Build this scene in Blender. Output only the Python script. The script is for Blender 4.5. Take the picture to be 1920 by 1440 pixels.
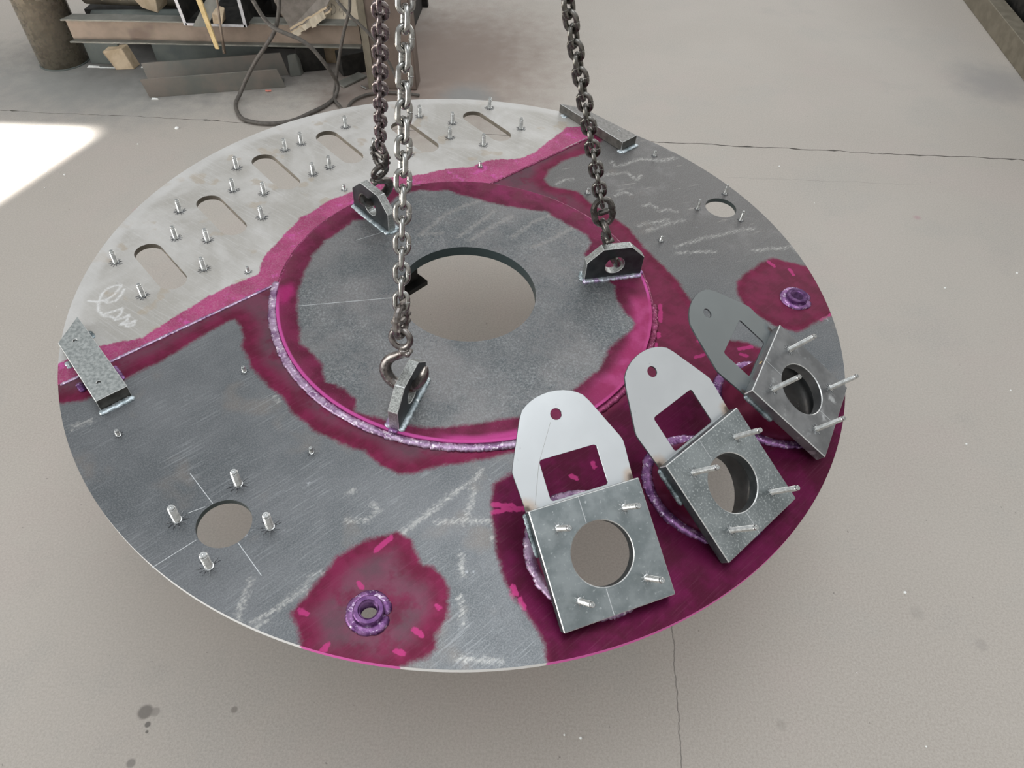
import bpy, bmesh, math, random
import numpy as np
from mathutils import Vector, Matrix
from mathutils.geometry import delaunay_2d_cdt

random.seed(7)
S = bpy.context.scene
for o in list(bpy.data.objects):
    bpy.data.objects.remove(o)

# ------------------------------------------------------------------ camera
cd = bpy.data.cameras.new('camera'); cam = bpy.data.objects.new('camera', cd)
S.collection.objects.link(cam); S.camera = cam
cd.sensor_width = 36.0; cd.sensor_fit = 'HORIZONTAL'; cd.lens = 1400 / 1920 * 36.0
cd.clip_start = 0.02; cd.clip_end = 100
Rc = Matrix(((0.99692, -0.05565, 0.05529), (0.07838, 0.73562, -0.67284), (-0.00323, 0.6751, 0.73772)))
cam.matrix_world = Matrix.Translation((0.18275, -1.14022, 1.48765)) @ Rc.to_4x4()

# ------------------------------------------------------------------ view, world, lights
S.view_settings.view_transform = 'Standard'
S.view_settings.look = 'None'
S.view_settings.gamma = 1.0
S.view_settings.use_curve_mapping = False
S.view_settings.exposure = 0.10

W = bpy.data.worlds.new('hall'); S.world = W; W.use_nodes = True
wn = W.node_tree; wn.nodes.clear()
def wnode(t, **k):
    n = wn.nodes.new(t)
    for a, b in k.items(): setattr(n, a, b)
    return n
wo = wnode('ShaderNodeOutputWorld'); bg = wnode('ShaderNodeBackground')
tc = wnode('ShaderNodeTexCoord'); sx = wnode('ShaderNodeSeparateXYZ')
cr = wnode('ShaderNodeValToRGB')
wn.links.new(tc.outputs['Generated'], sx.inputs[0]); wn.links.new(sx.outputs['Z'], cr.inputs['Fac'])
cr.color_ramp.elements[0].position = 0.0; cr.color_ramp.elements[0].color = (0.45, 0.43, 0.40, 1)
cr.color_ramp.elements[1].position = 1.0; cr.color_ramp.elements[1].color = (0.80, 0.84, 0.88, 1)
e = cr.color_ramp.elements.new(0.5); e.color = (0.70, 0.70, 0.69, 1)
wn.links.new(cr.outputs['Color'], bg.inputs['Color']); bg.inputs['Strength'].default_value = 0.78
wn.links.new(bg.outputs[0], wo.inputs[0])

def area(name, loc, rot, sx_, sy_, power, color=(1, 1, 1), spread=180):
    l = bpy.data.lights.new(name, 'AREA'); l.shape = 'RECTANGLE'; l.size = sx_; l.size_y = sy_
    l.energy = power; l.color = color; l.spread = math.radians(spread)
    o = bpy.data.objects.new(name, l); S.collection.objects.link(o)
    o.location = loc; o.rotation_euler = rot
    return o
# skylight strip in the hall roof
area('roof_skylight', (0.9, 0.3, 6.0), (0, 0, 0), 3.2, 6.0, 130, (0.95, 0.98, 1.0))
# wide daylight openings of the hall: gate at the left front, windows behind
area('hall_gate', (-6.5, -3.5, 2.0), (math.radians(90), 0, math.radians(-62)), 6.0, 4.0, 330, (1.0, 0.99, 0.97))
area('hall_windows', (4.0, 7.5, 2.6), (math.radians(82), 0, math.radians(152)), 8.0, 3.0, 130, (1.0, 0.99, 0.97))
# low sun falling through a roof opening: a narrow parallel beam that lands on the floor at the left
dsun = Vector((0.5998, 0.3169, -0.7347)).normalized()
def sun_beam():
    corner = Vector((-1.71, 1.405, 0))
    a = Vector((-1, 0, 0)); b = Vector((-0.285, -0.958, 0)).normalized()
    ap = (a - dsun * dsun.dot(a)); bp = (b - dsun * dsun.dot(b))
    la, lb = 2.4, 1.6
    c = corner + a * la / 2 + b * lb / 2 - dsun * 5.0
    sa, sb = ap.length * la, bp.length * lb
    z = -dsun; x = ap.normalized(); y = z.cross(x)
    o = area('sun_through_roof_opening', c, (0, 0, 0), sa, sb, 300, (1.0, 0.97, 0.93), 1.8)
    o.matrix_world = Matrix.Translation(c) @ Matrix((x, y, z)).transposed().to_4x4()
sun_beam()

# ------------------------------------------------------------------ material helpers
class NT:
    def __init__(s, name):
        s.m = bpy.data.materials.new(name); s.m.use_nodes = True
        s.t = s.m.node_tree; s.t.nodes.clear()
        s.out = s.t.nodes.new('ShaderNodeOutputMaterial')
        s.b = s.t.nodes.new('ShaderNodeBsdfPrincipled'); s.t.links.new(s.b.outputs[0], s.out.inputs[0])
        s._co = None
    def set(s, sock, v):
        if isinstance(v, bpy.types.NodeSocket): s.t.links.new(v, sock)
        elif v is not None:
            if hasattr(sock.default_value, '__len__') and not hasattr(v, '__len__'): v = (v,) * len(sock.default_value)
            if hasattr(sock.default_value, '__len__') and len(sock.default_value) == 4 and len(v) == 3: v = tuple(v) + (1,)
            sock.default_value = v
    def co(s):
        if s._co is None: s._co = s.t.nodes.new('ShaderNodeTexCoord').outputs['Object']
        return s._co
    def attr(s, n):
        a = s.t.nodes.new('ShaderNodeAttribute'); a.attribute_name = n; return a.outputs['Fac']
    def math(s, op, a, b=None, c=None, clamp=False):
        n = s.t.nodes.new('ShaderNodeMath'); n.operation = op; n.use_clamp = clamp
        s.set(n.inputs[0], a); s.set(n.inputs[1], b); s.set(n.inputs[2], c); return n.outputs[0]
    def vmath(s, op, a, b=None):
        n = s.t.nodes.new('ShaderNodeVectorMath'); n.operation = op
        s.set(n.inputs[0], a)
        if b is not None: s.set(n.inputs[1], b)
        return n.outputs['Value'] if op in ('LENGTH', 'DISTANCE', 'DOT_PRODUCT') else n.outputs[0]
    def mapping(s, v=None, loc=(0, 0, 0), rot=(0, 0, 0), scale=(1, 1, 1)):
        n = s.t.nodes.new('ShaderNodeMapping'); s.set(n.inputs[0], v or s.co())
        n.inputs['Location'].default_value = loc; n.inputs['Rotation'].default_value = rot; n.inputs['Scale'].default_value = scale
        return n.outputs[0]
    def noise(s, scale, detail=3, rough=0.55, v=None, dist=0.0, seed=0):
        n = s.t.nodes.new('ShaderNodeTexNoise'); n.noise_dimensions = '4D'
        s.set(n.inputs['Vector'], v or s.co()); n.inputs['Scale'].default_value = scale; n.inputs['W'].default_value = seed
        n.inputs['Detail'].default_value = detail; n.inputs['Roughness'].default_value = rough; n.inputs['Distortion'].default_value = dist
        return n.outputs['Fac']
    def voronoi(s, scale, v=None, feature='F1'):
        n = s.t.nodes.new('ShaderNodeTexVoronoi'); s.set(n.inputs['Vector'], v or s.co()); n.inputs['Scale'].default_value = scale; n.feature = feature
        return n.outputs['Distance']
    def ss(s, x, a, b, lo=0.0, hi=1.0):
        n = s.t.nodes.new('ShaderNodeMapRange'); n.interpolation_type = 'SMOOTHSTEP'
        s.set(n.inputs[0], x); n.inputs[1].default_value = a; n.inputs[2].default_value = b; n.inputs[3].default_value = lo; n.inputs[4].default_value = hi
        return n.outputs[0]
    def mix(s, f, a, b, bt='MIX'):
        n = s.t.nodes.new('ShaderNodeMix'); n.data_type = 'RGBA'; n.blend_type = bt
        s.set(n.inputs[0], f); s.set(n.inputs[6], a); s.set(n.inputs[7], b); return n.outputs[2]
    def bump(s, h, strength=0.3, dist=0.001):
        n = s.t.nodes.new('ShaderNodeBump'); n.inputs['Strength'].default_value = strength; n.inputs['Distance'].default_value = dist
        s.set(n.inputs['Height'], h); s.t.links.new(n.outputs[0], s.b.inputs['Normal'])
    def fin(s, col=None, rough=None, metal=None, spec=None):
        s.set(s.b.inputs['Base Color'], col); s.set(s.b.inputs['Roughness'], rough); s.set(s.b.inputs['Metallic'], metal)
        if spec is not None: s.set(s.b.inputs['Specular IOR Level'], spec)
        return s.m

def worn(name, c1, c2, rough=0.4, metal=0.6, scale=60, amt=1.0, bump=0.15, c3=None, s3=8, t3=0.6):
    k = NT(name)
    n = k.noise(scale, 4, 0.6)
    col = k.mix(k.ss(n, 0.35, 0.65), c1, c2)
    if c3 is not None:
        col = k.mix(k.ss(k.noise(s3, 3, 0.6, seed=3), t3 - 0.08, t3 + 0.08), col, c3)
    k.bump(k.noise(scale * 4, 3, 0.6, seed=1), bump, 0.0006)
    return k.fin(col, k.ss(n, 0.3, 0.7, rough - 0.06, rough + 0.08), metal, 0.35)

ROT = math.radians(46.65)      # rolling direction of the plates (parallel to the straight seam)

def dye_parts(k, soft=0.0055, use_zone=True):
    """stain of red penetrant: mask and body colour from the stored distance to the stain's edge"""
    d = k.attr('dye')
    w = k.math('MULTIPLY', k.math('SUBTRACT', k.noise(26, 4, 0.6, seed=5), 0.5), 0.018)
    w2 = k.math('MULTIPLY', k.math('SUBTRACT', k.noise(150, 3, 0.6, seed=6), 0.5), 0.010)
    d = k.math('ADD', k.math('ADD', d, w), w2)
    mask = k.ss(d, -soft, soft)
    thick = k.ss(d, 0.012, 0.045, 1.0, 0.0)
    patch = k.ss(k.noise(14, 4, 0.65, seed=8), 0.48, 0.62)
    thick = k.math('MAXIMUM', thick, k.math('MULTIPLY', patch, 0.8))
    if use_zone:
        thick = k.math('MAXIMUM', thick, k.ss(k.attr('zone'), -0.01, 0.01))
    return d, mask, thick

def streaks(k, a, b, seed=0, lo=0.45, hi=0.62):
    v = k.mapping(rot=(0, 0, -ROT)); v = k.mapping(v, scale=(a, b, 1))
    return k.ss(k.noise(1.0, 4, 0.65, v=v, seed=seed), lo, hi)

def mat_outer():
    k = NT('dark_mill_steel_dyed')
    pos = k.co(); sep = k.t.nodes.new('ShaderNodeSeparateXYZ'); k.t.links.new(pos, sep.inputs[0])
    base = k.mix(k.ss(k.noise(5, 4, 0.6, seed=1), 0.35, 0.65), (0.115, 0.125, 0.132), (0.175, 0.182, 0.19))
    east = k.ss(sep.outputs['Y'], -0.15, 0.35)
    base = k.mix(k.math('MULTIPLY', east, 0.8), base, (0.150, 0.139, 0.130))  # browner tint towards the back paints in a reflection of the hall
    base = k.mix(k.math('MULTIPLY', k.ss(k.noise(7, 3, 0.6, seed=4), 0.56, 0.68), 0.55), base, (0.23, 0.20, 0.175))
    base = k.mix(k.math('MULTIPLY', east, k.ss(k.noise(11, 4, 0.65, seed=51), 0.52, 0.68, 0, 0.5)), base, (0.25, 0.24, 0.235))
    fine = k.noise(420, 2, 0.7, seed=2)
    st = streaks(k, 14, 330, 3, 0.50, 0.66)
    west = k.ss(sep.outputs['Y'], 0.0, -0.35)
    pat = k.ss(k.noise(9, 3, 0.6, seed=9), 0.40, 0.60)
    base = k.mix(k.math('MULTIPLY', k.math('MULTIPLY', st, pat), k.math('MULTIPLY_ADD', west, 0.42, 0.08)), base, (0.36, 0.375, 0.385))
    base = k.mix(k.math('MULTIPLY', streaks(k, 10, 260, 13, 0.52, 0.70), 0.28), base, (0.07, 0.075, 0.085))
    ve = k.mapping(rot=(0, 0, -0.46)); ve = k.mapping(ve, scale=(9, 85, 1))
    es = k.math('MULTIPLY', k.ss(k.noise(1.0, 5, 0.7, v=ve, seed=71), 0.58, 0.66), k.ss(k.noise(6, 3, 0.6, seed=72), 0.44, 0.58))
    base = k.mix(k.math('MULTIPLY', es, k.math('MULTIPLY', east, 0.65)), base, (0.44, 0.42, 0.39))
    # scrapes where the scale is rubbed off
    pale = k.math('MULTIPLY', k.ss(k.noise(24, 5, 0.7, seed=11), 0.62, 0.68), k.ss(k.noise(5, 2, 0.5, seed=12), 0.50, 0.60))
    base = k.mix(k.math('MULTIPLY', pale, 0.75), base, (0.48, 0.50, 0.52))
    sc = k.math('ADD', k.attr('scr'), k.math('MULTIPLY', k.math('SUBTRACT', k.noise(170, 3, 0.7, v=k.mapping(scale=(1, 1, 1)), seed=14), 0.5), 0.034))
    base = k.mix(k.math('MULTIPLY', k.ss(sc, 0.0085, -0.003), k.math('MULTIPLY_ADD', streaks(k, 20, 260, 44, 0.42, 0.56), 0.60, 0.18)), base, (0.54, 0.53, 0.50))
    base = k.mix(k.ss(fine, 0.40, 0.66, 0.0, 0.34), base, (0.34, 0.35, 0.36))
    d, mask, thick = dye_parts(k)
    thin = k.mix(k.ss(k.noise(18, 3, 0.6, seed=21), 0.4, 0.62), (0.125, 0.060, 0.080), (0.175, 0.055, 0.090))
    full = k.mix(k.ss(k.noise(22, 3, 0.6, seed=22), 0.38, 0.62), (0.130, 0.012, 0.038), (0.195, 0.017, 0.062))
    zc = k.mix(k.ss(k.noise(16, 3, 0.6, seed=23), 0.38, 0.62), (0.070, 0.003, 0.022), (0.118, 0.004, 0.046))
    thick = k.math('MAXIMUM', thick, k.ss(sep.outputs['X'], 0.12, 0.30, 0.0, 0.85))
    dye = k.mix(thick, thin, full)
    dye = k.mix(k.ss(k.attr('zone'), -0.01, 0.012), dye, zc)
    pink = k.ss(k.math('ADD', k.attr('pk'), k.math('MULTIPLY', k.math('SUBTRACT', k.noise(120, 3, seed=25), 0.5), 0.011)), 0.0055, 0.0030)
    dye = k.mix(k.math('MULTIPLY', pink, 0.75), dye, (0.50, 0.045, 0.20))
    dye = k.mix(k.ss(fine, 0.64, 0.82, 0, 0.25), dye, (0.40, 0.12, 0.20))
    dye = k.mix(k.math('MULTIPLY', streaks(k, 14, 300, 30, 0.5, 0.7), 0.10), dye, (0.30, 0.10, 0.17))
    col = k.mix(k.math('MULTIPLY', mask, 0.965), base, dye)
    # ground, bright edge of the disc (side faces carry edge = 1)
    ed = k.attr('edge')
    rim = k.mix(k.ss(d, -0.002, 0.002), (0.88, 0.88, 0.87), (0.80, 0.14, 0.48))
    rad = k.vmath('LENGTH', k.vmath('MULTIPLY', pos, (1, 1, 0)))
    rim = k.mix(k.ss(rad, 0.744, 0.746), (0.055, 0.070, 0.070), rim)
    col = k.mix(ed, col, rim)
    r = k.math('MULTIPLY_ADD', k.noise(90, 4, 0.6, seed=33), 0.22, 0.26)
    r = k.mix(mask, k.math('ADD', r, 0.02), r) if False else r
    k.bump(k.math('ADD', k.math('MULTIPLY', st, 0.35), k.noise(500, 2, 0.6, seed=34)), 0.18, 0.0005)
    return k.fin(col, r, k.math('MULTIPLY', k.math('SUBTRACT', 1.0, ed), k.math('MULTIPLY_ADD', mask, -0.15, 0.55)), k.math('MULTIPLY_ADD', mask, -0.16, 0.22))

def mat_center():
    k = NT('centre_mill_steel_dyed')
    pos = k.co(); sep = k.t.nodes.new('ShaderNodeSeparateXYZ'); k.t.links.new(pos, sep.inputs[0])
    base = k.mix(k.ss(k.noise(6, 4, 0.62, seed=1), 0.38, 0.62), (0.125, 0.135, 0.14), (0.205, 0.20, 0.20))
    mott = k.math('MULTIPLY', k.ss(k.noise(190, 5, 0.8, seed=2), 0.50, 0.60), k.ss(k.noise(9, 3, 0.6, seed=3), 0.42, 0.58))
    base = k.mix(k.math('MULTIPLY', mott, 0.6), base, (0.36, 0.375, 0.375))
    dark = k.math('MULTIPLY', k.ss(k.noise(230, 5, 0.8, seed=5), 0.51, 0.60), k.ss(k.noise(8, 3, 0.6, seed=6), 0.46, 0.60))
    base = k.mix(k.math('MULTIPLY', dark, 0.65), base, (0.065, 0.085, 0.10))
    sc = k.math('ADD', k.attr('scr'), k.math('MULTIPLY', k.math('SUBTRACT', k.noise(150, 3, 0.7, seed=14), 0.5), 0.036))
    base = k.mix(k.math('MULTIPLY', k.ss(sc, 0.010, -0.004), 0.45), base, (0.44, 0.41, 0.38))
    fine = k.noise(420, 2, 0.7, seed=12)
    base = k.mix(k.ss(fine, 0.40, 0.66, 0.0, 0.40), base, (0.36, 0.365, 0.37))
    d, mask, thick = dye_parts(k, use_zone=False)
    full = k.mix(k.ss(k.noise(20, 3, 0.6, seed=22), 0.38, 0.62), (0.115, 0.010, 0.036), (0.185, 0.018, 0.065))
    thin = k.mix(k.ss(k.noise(18, 3, 0.6, seed=21), 0.4, 0.62), (0.165, 0.030, 0.062), (0.24, 0.024, 0.095))
    dye = k.mix(thick, thin, full)
    # bright wiped band close to the rim of the centre plate
    rad = k.vmath('LENGTH', k.vmath('MULTIPLY', pos, (1, 1, 0)))
    rr = k.math('ADD', rad, k.math('MULTIPLY', k.math('SUBTRACT', k.noise(9, 2, 0.5, seed=40), 0.5), 0.035))
    low = k.ss(k.math('ADD', sep.outputs['Y'], k.math('MULTIPLY', sep.outputs['X'], -0.25)), 0.06, -0.02)
    ang = k.math('ARCTAN2', sep.outputs['Y'], sep.outputs['X'])      # radians
    rim = k.math('MULTIPLY', k.ss(rad, 0.3655, 0.3685), low)
    dye = k.mix(k.math('MULTIPLY', rim, 0.9), dye, (0.62, 0.09, 0.36))
    front = k.math('MULTIPLY', k.ss(rr, 0.348, 0.362), k.math('MULTIPLY', k.ss(ang, -1.62, -1.50), k.ss(ang, -1.0, -1.15)))
    dye = k.mix(k.math('MULTIPLY', front, 0.8), dye, (0.55, 0.06, 0.28))
    east = k.math('MULTIPLY', k.ss(rr, 0.318, 0.345), k.math('MULTIPLY', k.ss(ang, -0.95, -0.55), k.ss(ang, 0.16, 0.06)))
    dye = k.mix(k.math('MULTIPLY', east, 0.85), dye, k.mix(k.ss(k.noise(20, 3, seed=41), 0.4, 0.6), (0.36, 0.030, 0.13), (0.48, 0.065, 0.22)))
    wp = k.vmath('LENGTH', k.vmath('MULTIPLY', k.vmath('SUBTRACT', pos, (-0.352, -0.062, 0)), (1.1, 0.62, 0)))
    wp = k.math('ADD', wp, k.math('MULTIPLY', k.math('SUBTRACT', k.noise(45, 3, seed=42), 0.5), 0.02))
    dye = k.mix(k.math('MULTIPLY', k.ss(wp, 0.026, 0.008), 0.6), dye, (0.50, 0.02, 0.19))
    dye = k.mix(k.ss(fine, 0.62, 0.80, 0, 0.4), dye, (0.55, 0.25, 0.33))
    col = k.mix(k.math('MULTIPLY', mask, 0.94), base, dye)
    side = k.mix(k.ss(rad, 0.25, 0.251), (0.06, 0.085, 0.09), (0.70, 0.16, 0.45))
    col = k.mix(k.attr('edge'), col, side)
    k.bump(k.math('ADD', k.math('MULTIPLY', mott, 0.4), k.noise(500, 2, 0.6, seed=34)), 0.15, 0.0005)
    return k.fin(col, k.math('MULTIPLY_ADD', k.noise(90, 4, 0.6, seed=33), 0.20, 0.30), k.math('MULTIPLY_ADD', mask, -0.15, 0.55), k.math('MULTIPLY_ADD', mask, -0.16, 0.22))

def mat_segment():
    k = NT('brushed_silver_plate_dyed')
    pos = k.co()
    base = k.mix(k.ss(k.noise(6, 4, 0.6, seed=1, dist=0.6), 0.35, 0.65), (0.44, 0.42, 0.385), (0.60, 0.585, 0.56))
    base = k.mix(k.math('MULTIPLY', k.ss(k.noise(13, 3, 0.55, seed=7), 0.58, 0.63), 0.6), base, (0.44, 0.37, 0.285))
    v = k.mapping(rot=(0, 0, 0.5)); v = k.mapping(v, scale=(12, 240, 1))
    br = k.noise(1.0, 4, 0.65, v=v, seed=3, dist=0.4)
    base = k.mix(k.math('MULTIPLY', k.ss(br, 0.50, 0.68), 0.35), base, (0.68, 0.67, 0.66))
    base = k.mix(k.math('MULTIPLY', k.ss(k.noise(30, 5, 0.7, seed=6), 0.60, 0.72), 0.4), base, (0.30, 0.29, 0.27))
    sc = k.math('ADD', k.attr('scr'), k.math('MULTIPLY', k.math('SUBTRACT', k.noise(300, 3, 0.7, seed=14), 0.5), 0.006))
    base = k.mix(k.math('MULTIPLY', k.ss(sc, 0.0045, -0.0005), 0.75), base, (0.88, 0.88, 0.88))
    rad = k.vmath('LENGTH', k.vmath('MULTIPLY', pos, (1, 1, 0)))
    rw = k.math('ADD', rad, k.math('MULTIPLY', k.math('SUBTRACT', k.noise(7, 3, seed=60), 0.5), 0.03))
    base = k.mix(k.math('MULTIPLY', k.ss(rw, 0.715, 0.735), 0.5), base, (0.68, 0.67, 0.655))
    fine = k.noise(420, 2, 0.7, seed=12)
    d, mask, thick = dye_parts(k, 0.0025, use_zone=False)
    dye = k.mix(k.ss(k.noise(14, 3, 0.6, seed=22), 0.38, 0.62), (0.30, 0.012, 0.105), (0.42, 0.028, 0.17))
    dye = k.mix(k.math('MULTIPLY', k.ss(k.noise(30, 3, 0.6, seed=24), 0.56, 0.66), 0.7), dye, (0.58, 0.05, 0.34))
    col = k.mix(k.math('MULTIPLY', mask, 0.95), base, dye)
    col = k.mix(k.ss(fine, 0.35, 0.8, 0, 0.15), col, (0.8, 0.8, 0.8))
    ed = k.attr('edge')
    col = k.mix(ed, col, k.mix(k.ss(rad, 0.744, 0.746), (0.16, 0.145, 0.12), (0.62, 0.60, 0.57)))
    k.bump(k.math('ADD', k.math('MULTIPLY', br, 0.6), k.noise(400, 2, 0.6, seed=34)), 0.12, 0.0004)
    return k.fin(col, k.math('MULTIPLY_ADD', k.noise(40, 4, 0.6, seed=33), 0.20, 0.32), k.math('MULTIPLY_ADD', mask, -0.25, 0.45), 0.3)

def mat_weld(name, c1, c2, c3):
    k = NT(name)
    col = k.mix(k.ss(k.noise(45, 3, 0.6), 0.38, 0.58), c1, c2)
    col = k.mix(k.ss(k.noise(130, 4, 0.7, seed=2), 0.54, 0.64), col, c3)
    k.bump(k.noise(420, 4, 0.7, seed=1), 0.45, 0.0012)
    return k.fin(col, 0.24, 0.6, 0.4)

def mat_concrete():
    k = NT('concrete_floor'); pos = k.co()
    base = k.mix(k.ss(k.noise(0.9, 4, 0.6, seed=1), 0.35, 0.65), (0.415, 0.372, 0.328), (0.485, 0.442, 0.395))
    base = k.mix(k.math('MULTIPLY', k.ss(k.noise(2.6, 4, 0.65, seed=2), 0.48, 0.68), 0.55), base, (0.48, 0.39, 0.365))
    base = k.mix(k.math('MULTIPLY', k.ss(k.noise(3.4, 4, 0.6, seed=31), 0.50, 0.66), 0.50), base, (0.36, 0.355, 0.33))
    base = k.mix(k.math('MULTIPLY', k.ss(k.noise(4.5, 4, 0.7, seed=3), 0.56, 0.72), 0.40), base, (0.30, 0.29, 0.275))
    v = k.mapping(rot=(0, 0, 0.15)); v = k.mapping(v, scale=(3, 16, 1))
    base = k.mix(k.math('MULTIPLY', k.ss(k.noise(1.0, 4, 0.65, v=v, seed=4), 0.55, 0.75), 0.25), base, (0.54, 0.50, 0.46))
    f = k.noise(210, 4, 0.85, seed=5)
    base = k.mix(k.ss(f, 0.36, 0.64, 0.0, 0.62), (k.mix(0.35, base, (0.24, 0.225, 0.205))), (0.55, 0.515, 0.47))
    base = k.mix(0.25, base, k.mix(k.ss(k.noise(1.1, 3, seed=6), 0.4, 0.6), (0.43, 0.387, 0.34), (0.465, 0.418, 0.37)))
    g = k.noise(75, 2, 0.6, seed=7)
    base = k.mix(k.math('MULTIPLY', k.ss(g, 0.70, 0.76), 0.75), base, (0.13, 0.12, 0.11))
    base = k.mix(k.math('MULTIPLY', k.ss(k.noise(95, 2, 0.6, seed=8), 0.72, 0.77), 0.8), base, (0.72, 0.70, 0.67))
    wob = k.noise(14, 4, 0.6, seed=9)
    def blot(col, x, y, r, c, amt, soft=0.35, wa=0.8, sx=1.0, sy=1.0):
        m = k.t.nodes.new('ShaderNodeMapping'); k.t.links.new(pos, m.inputs[0])
        m.inputs['Location'].default_value = (-x * sx, -y * sy, 0); m.inputs['Scale'].default_value = (sx, sy, 0)
        dd = k.vmath('LENGTH', m.outputs[0])
        dd = k.math('ADD', dd, k.math('MULTIPLY', k.math('SUBTRACT', wob, 0.5), r * wa))
        return k.mix(k.math('MULTIPLY', k.ss(dd, r * (1 + soft), r * (1 - soft)), amt), col, c)
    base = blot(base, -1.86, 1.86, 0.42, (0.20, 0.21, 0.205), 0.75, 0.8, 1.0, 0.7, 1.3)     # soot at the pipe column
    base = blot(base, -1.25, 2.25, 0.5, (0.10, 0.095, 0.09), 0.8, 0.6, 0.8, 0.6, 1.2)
    base = blot(base, -0.35, 2.15, 0.42, (0.235, 0.18, 0.15), 0.85, 0.7, 1.0, 1.0, 0.75)     # rust patch at the post
    base = blot(base, -0.60, 1.75, 0.22, (0.22, 0.17, 0.145), 0.7, 0.6, 1.0)
    base = blot(base, -0.24, 1.82, 0.10, (0.22, 0.23, 0.23), 0.7, 0.6, 1.2)
    base = blot(base, -0.567, -0.692, 0.013, (0.17, 0.155, 0.14), 0.85, 0.25, 0.9)
    base = blot(base, -0.548, -0.690, 0.008, (0.22, 0.20, 0.18), 0.6, 0.3, 0.9)
    base = blot(base, -0.553, -0.714, 0.0055, (0.13, 0.12, 0.11), 0.85, 0.25, 0.5)
    base = blot(base, -0.549, -0.727, 0.003, (0.13, 0.12, 0.11), 0.85, 0.25, 0.5)
    base = blot(base, -0.556, -0.783, 0.008, (0.19, 0.175, 0.16), 0.75, 0.3, 0.8)
    base = blot(base, -0.397, -0.674, 0.006, (0.2, 0.18, 0.16), 0.7, 0.3, 0.8)
    base = blot(base, 0.651, -0.622, 0.008, (0.27, 0.25, 0.22), 0.35, 0.5, 0.9)
    base = blot(base, 1.083, -0.432, 0.011, (0.27, 0.25, 0.23), 0.35, 0.6, 1.4)
    base = blot(base, 0.973, -0.371, 0.012, (0.29, 0.27, 0.245), 0.30, 0.6, 1.6)
    base = blot(base, 1.379, 1.081, 0.012, (0.40, 0.24, 0.26), 0.55, 0.6, 1.2)
    base = blot(base, -1.293, 0.743, 0.012, (0.22, 0.21, 0.19), 0.6, 0.6, 1.2)
    base = blot(base, -1.27, 0.93, 0.02, (0.46, 0.27, 0.32), 0.45, 0.6, 1.4)
    base = blot(base, 2.0, 2.1, 0.16, (0.27, 0.26, 0.255), 0.6, 0.7, 1.2)
    # hairline crack at the lower right
    sep = k.t.nodes.new('ShaderNodeSeparateXYZ'); k.t.links.new(pos, sep.inputs[0])
    cx = k.math('ADD', sep.outputs['X'], k.math('MULTIPLY', k.math('SUBTRACT', k.noise(22, 4, 0.6, v=k.mapping(scale=(0, 1, 0)), seed=15), 0.5), 0.020))
    cx = k.math('ABSOLUTE', k.math('SUBTRACT', cx, 0.457))
    ck = k.math('MULTIPLY', k.ss(cx, 0.0016, 0.0004), k.ss(sep.outputs['Y'], -0.36, -0.44))
    base = k.mix(k.math('MULTIPLY', ck, 0.75), base, (0.13, 0.12, 0.11))
    cy = k.math('ADD', sep.outputs['Y'], k.math('MULTIPLY', k.math('SUBTRACT', k.noise(12, 4, 0.6, v=k.mapping(scale=(1, 0, 0)), seed=16), 0.5), 0.035))
    cy = k.math('ABSOLUTE', k.math('SUBTRACT', cy, 1.285))
    ck = k.math('MULTIPLY', k.ss(cy, 0.002, 0.0005), k.math('MULTIPLY', k.ss(sep.outputs['X'], 0.72, 0.85), k.ss(sep.outputs['X'], 1.5, 1.35)))
    base = k.mix(k.math('MULTIPLY', ck, 0.4), base, (0.20, 0.19, 0.17))
    k.bump(k.math('ADD', f, k.math('MULTIPLY', g, 0.5)), 0.10, 0.0015)
    return k.fin(base, k.math('MULTIPLY_ADD', f, 0.15, 0.62), 0.0, 0.35)

M = {}
M['outer'] = mat_outer(); M['center'] = mat_center(); M['segment'] = mat_segment(); M['concrete'] = mat_concrete()
M['weld_dyed'] = mat_weld('dyed_weld', (0.24, 0.13, 0.25), (0.46, 0.33, 0.47), (0.85, 0.72, 0.84))
M['weld_purple'] = mat_weld('purple_weld', (0.12, 0.040, 0.15), (0.30, 0.14, 0.33), (0.75, 0.60, 0.78))
M['weld_dark'] = mat_weld('dark_red_weld', (0.16, 0.02, 0.06), (0.30, 0.05, 0.14), (0.60, 0.20, 0.35))
M['weld_silver'] = mat_weld('silver_weld', (0.30, 0.36, 0.38), (0.55, 0.62, 0.66), (0.85, 0.90, 0.92))
M['weld_grey'] = mat_weld('grey_weld', (0.12, 0.15, 0.16), (0.28, 0.33, 0.35), (0.60, 0.68, 0.70))
M['weld_lug'] = mat_weld('lug_weld', (0.42, 0.30, 0.50), (0.60, 0.66, 0.70), (0.88, 0.90, 0.94))
M['stud'] = worn('zinc_stud', (0.50, 0.51, 0.50), (0.66, 0.67, 0.66), 0.24, 0.95, 120, bump=0.05)
M['flash'] = worn('stud_flash', (0.05, 0.05, 0.055), (0.30, 0.31, 0.32), 0.4, 0.5, 200)
M['flash_pale'] = worn('stud_flash_pale', (0.16, 0.16, 0.16), (0.60, 0.62, 0.63), 0.4, 0.5, 200)
M['groove'] = worn('joint_groove', (0.10, 0.092, 0.082), (0.17, 0.157, 0.14), 0.8, 0.0, 30)
M['lug'] = worn('lug_scale', (0.022, 0.026, 0.028), (0.045, 0.050, 0.052), 0.5, 0.0, 40)
M['bright_edge'] = worn('bright_edge', (0.62, 0.63, 0.62), (0.80, 0.81, 0.80), 0.35, 0.6, 180)
M['ground'] = worn('ground_edge', (0.30, 0.31, 0.30), (0.58, 0.60, 0.58), 0.33, 0.8, 420)
M['block'] = worn('rolled_block', (0.26, 0.28, 0.275), (0.44, 0.46, 0.45), 0.42, 0.55, 160, bump=0.5)
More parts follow.
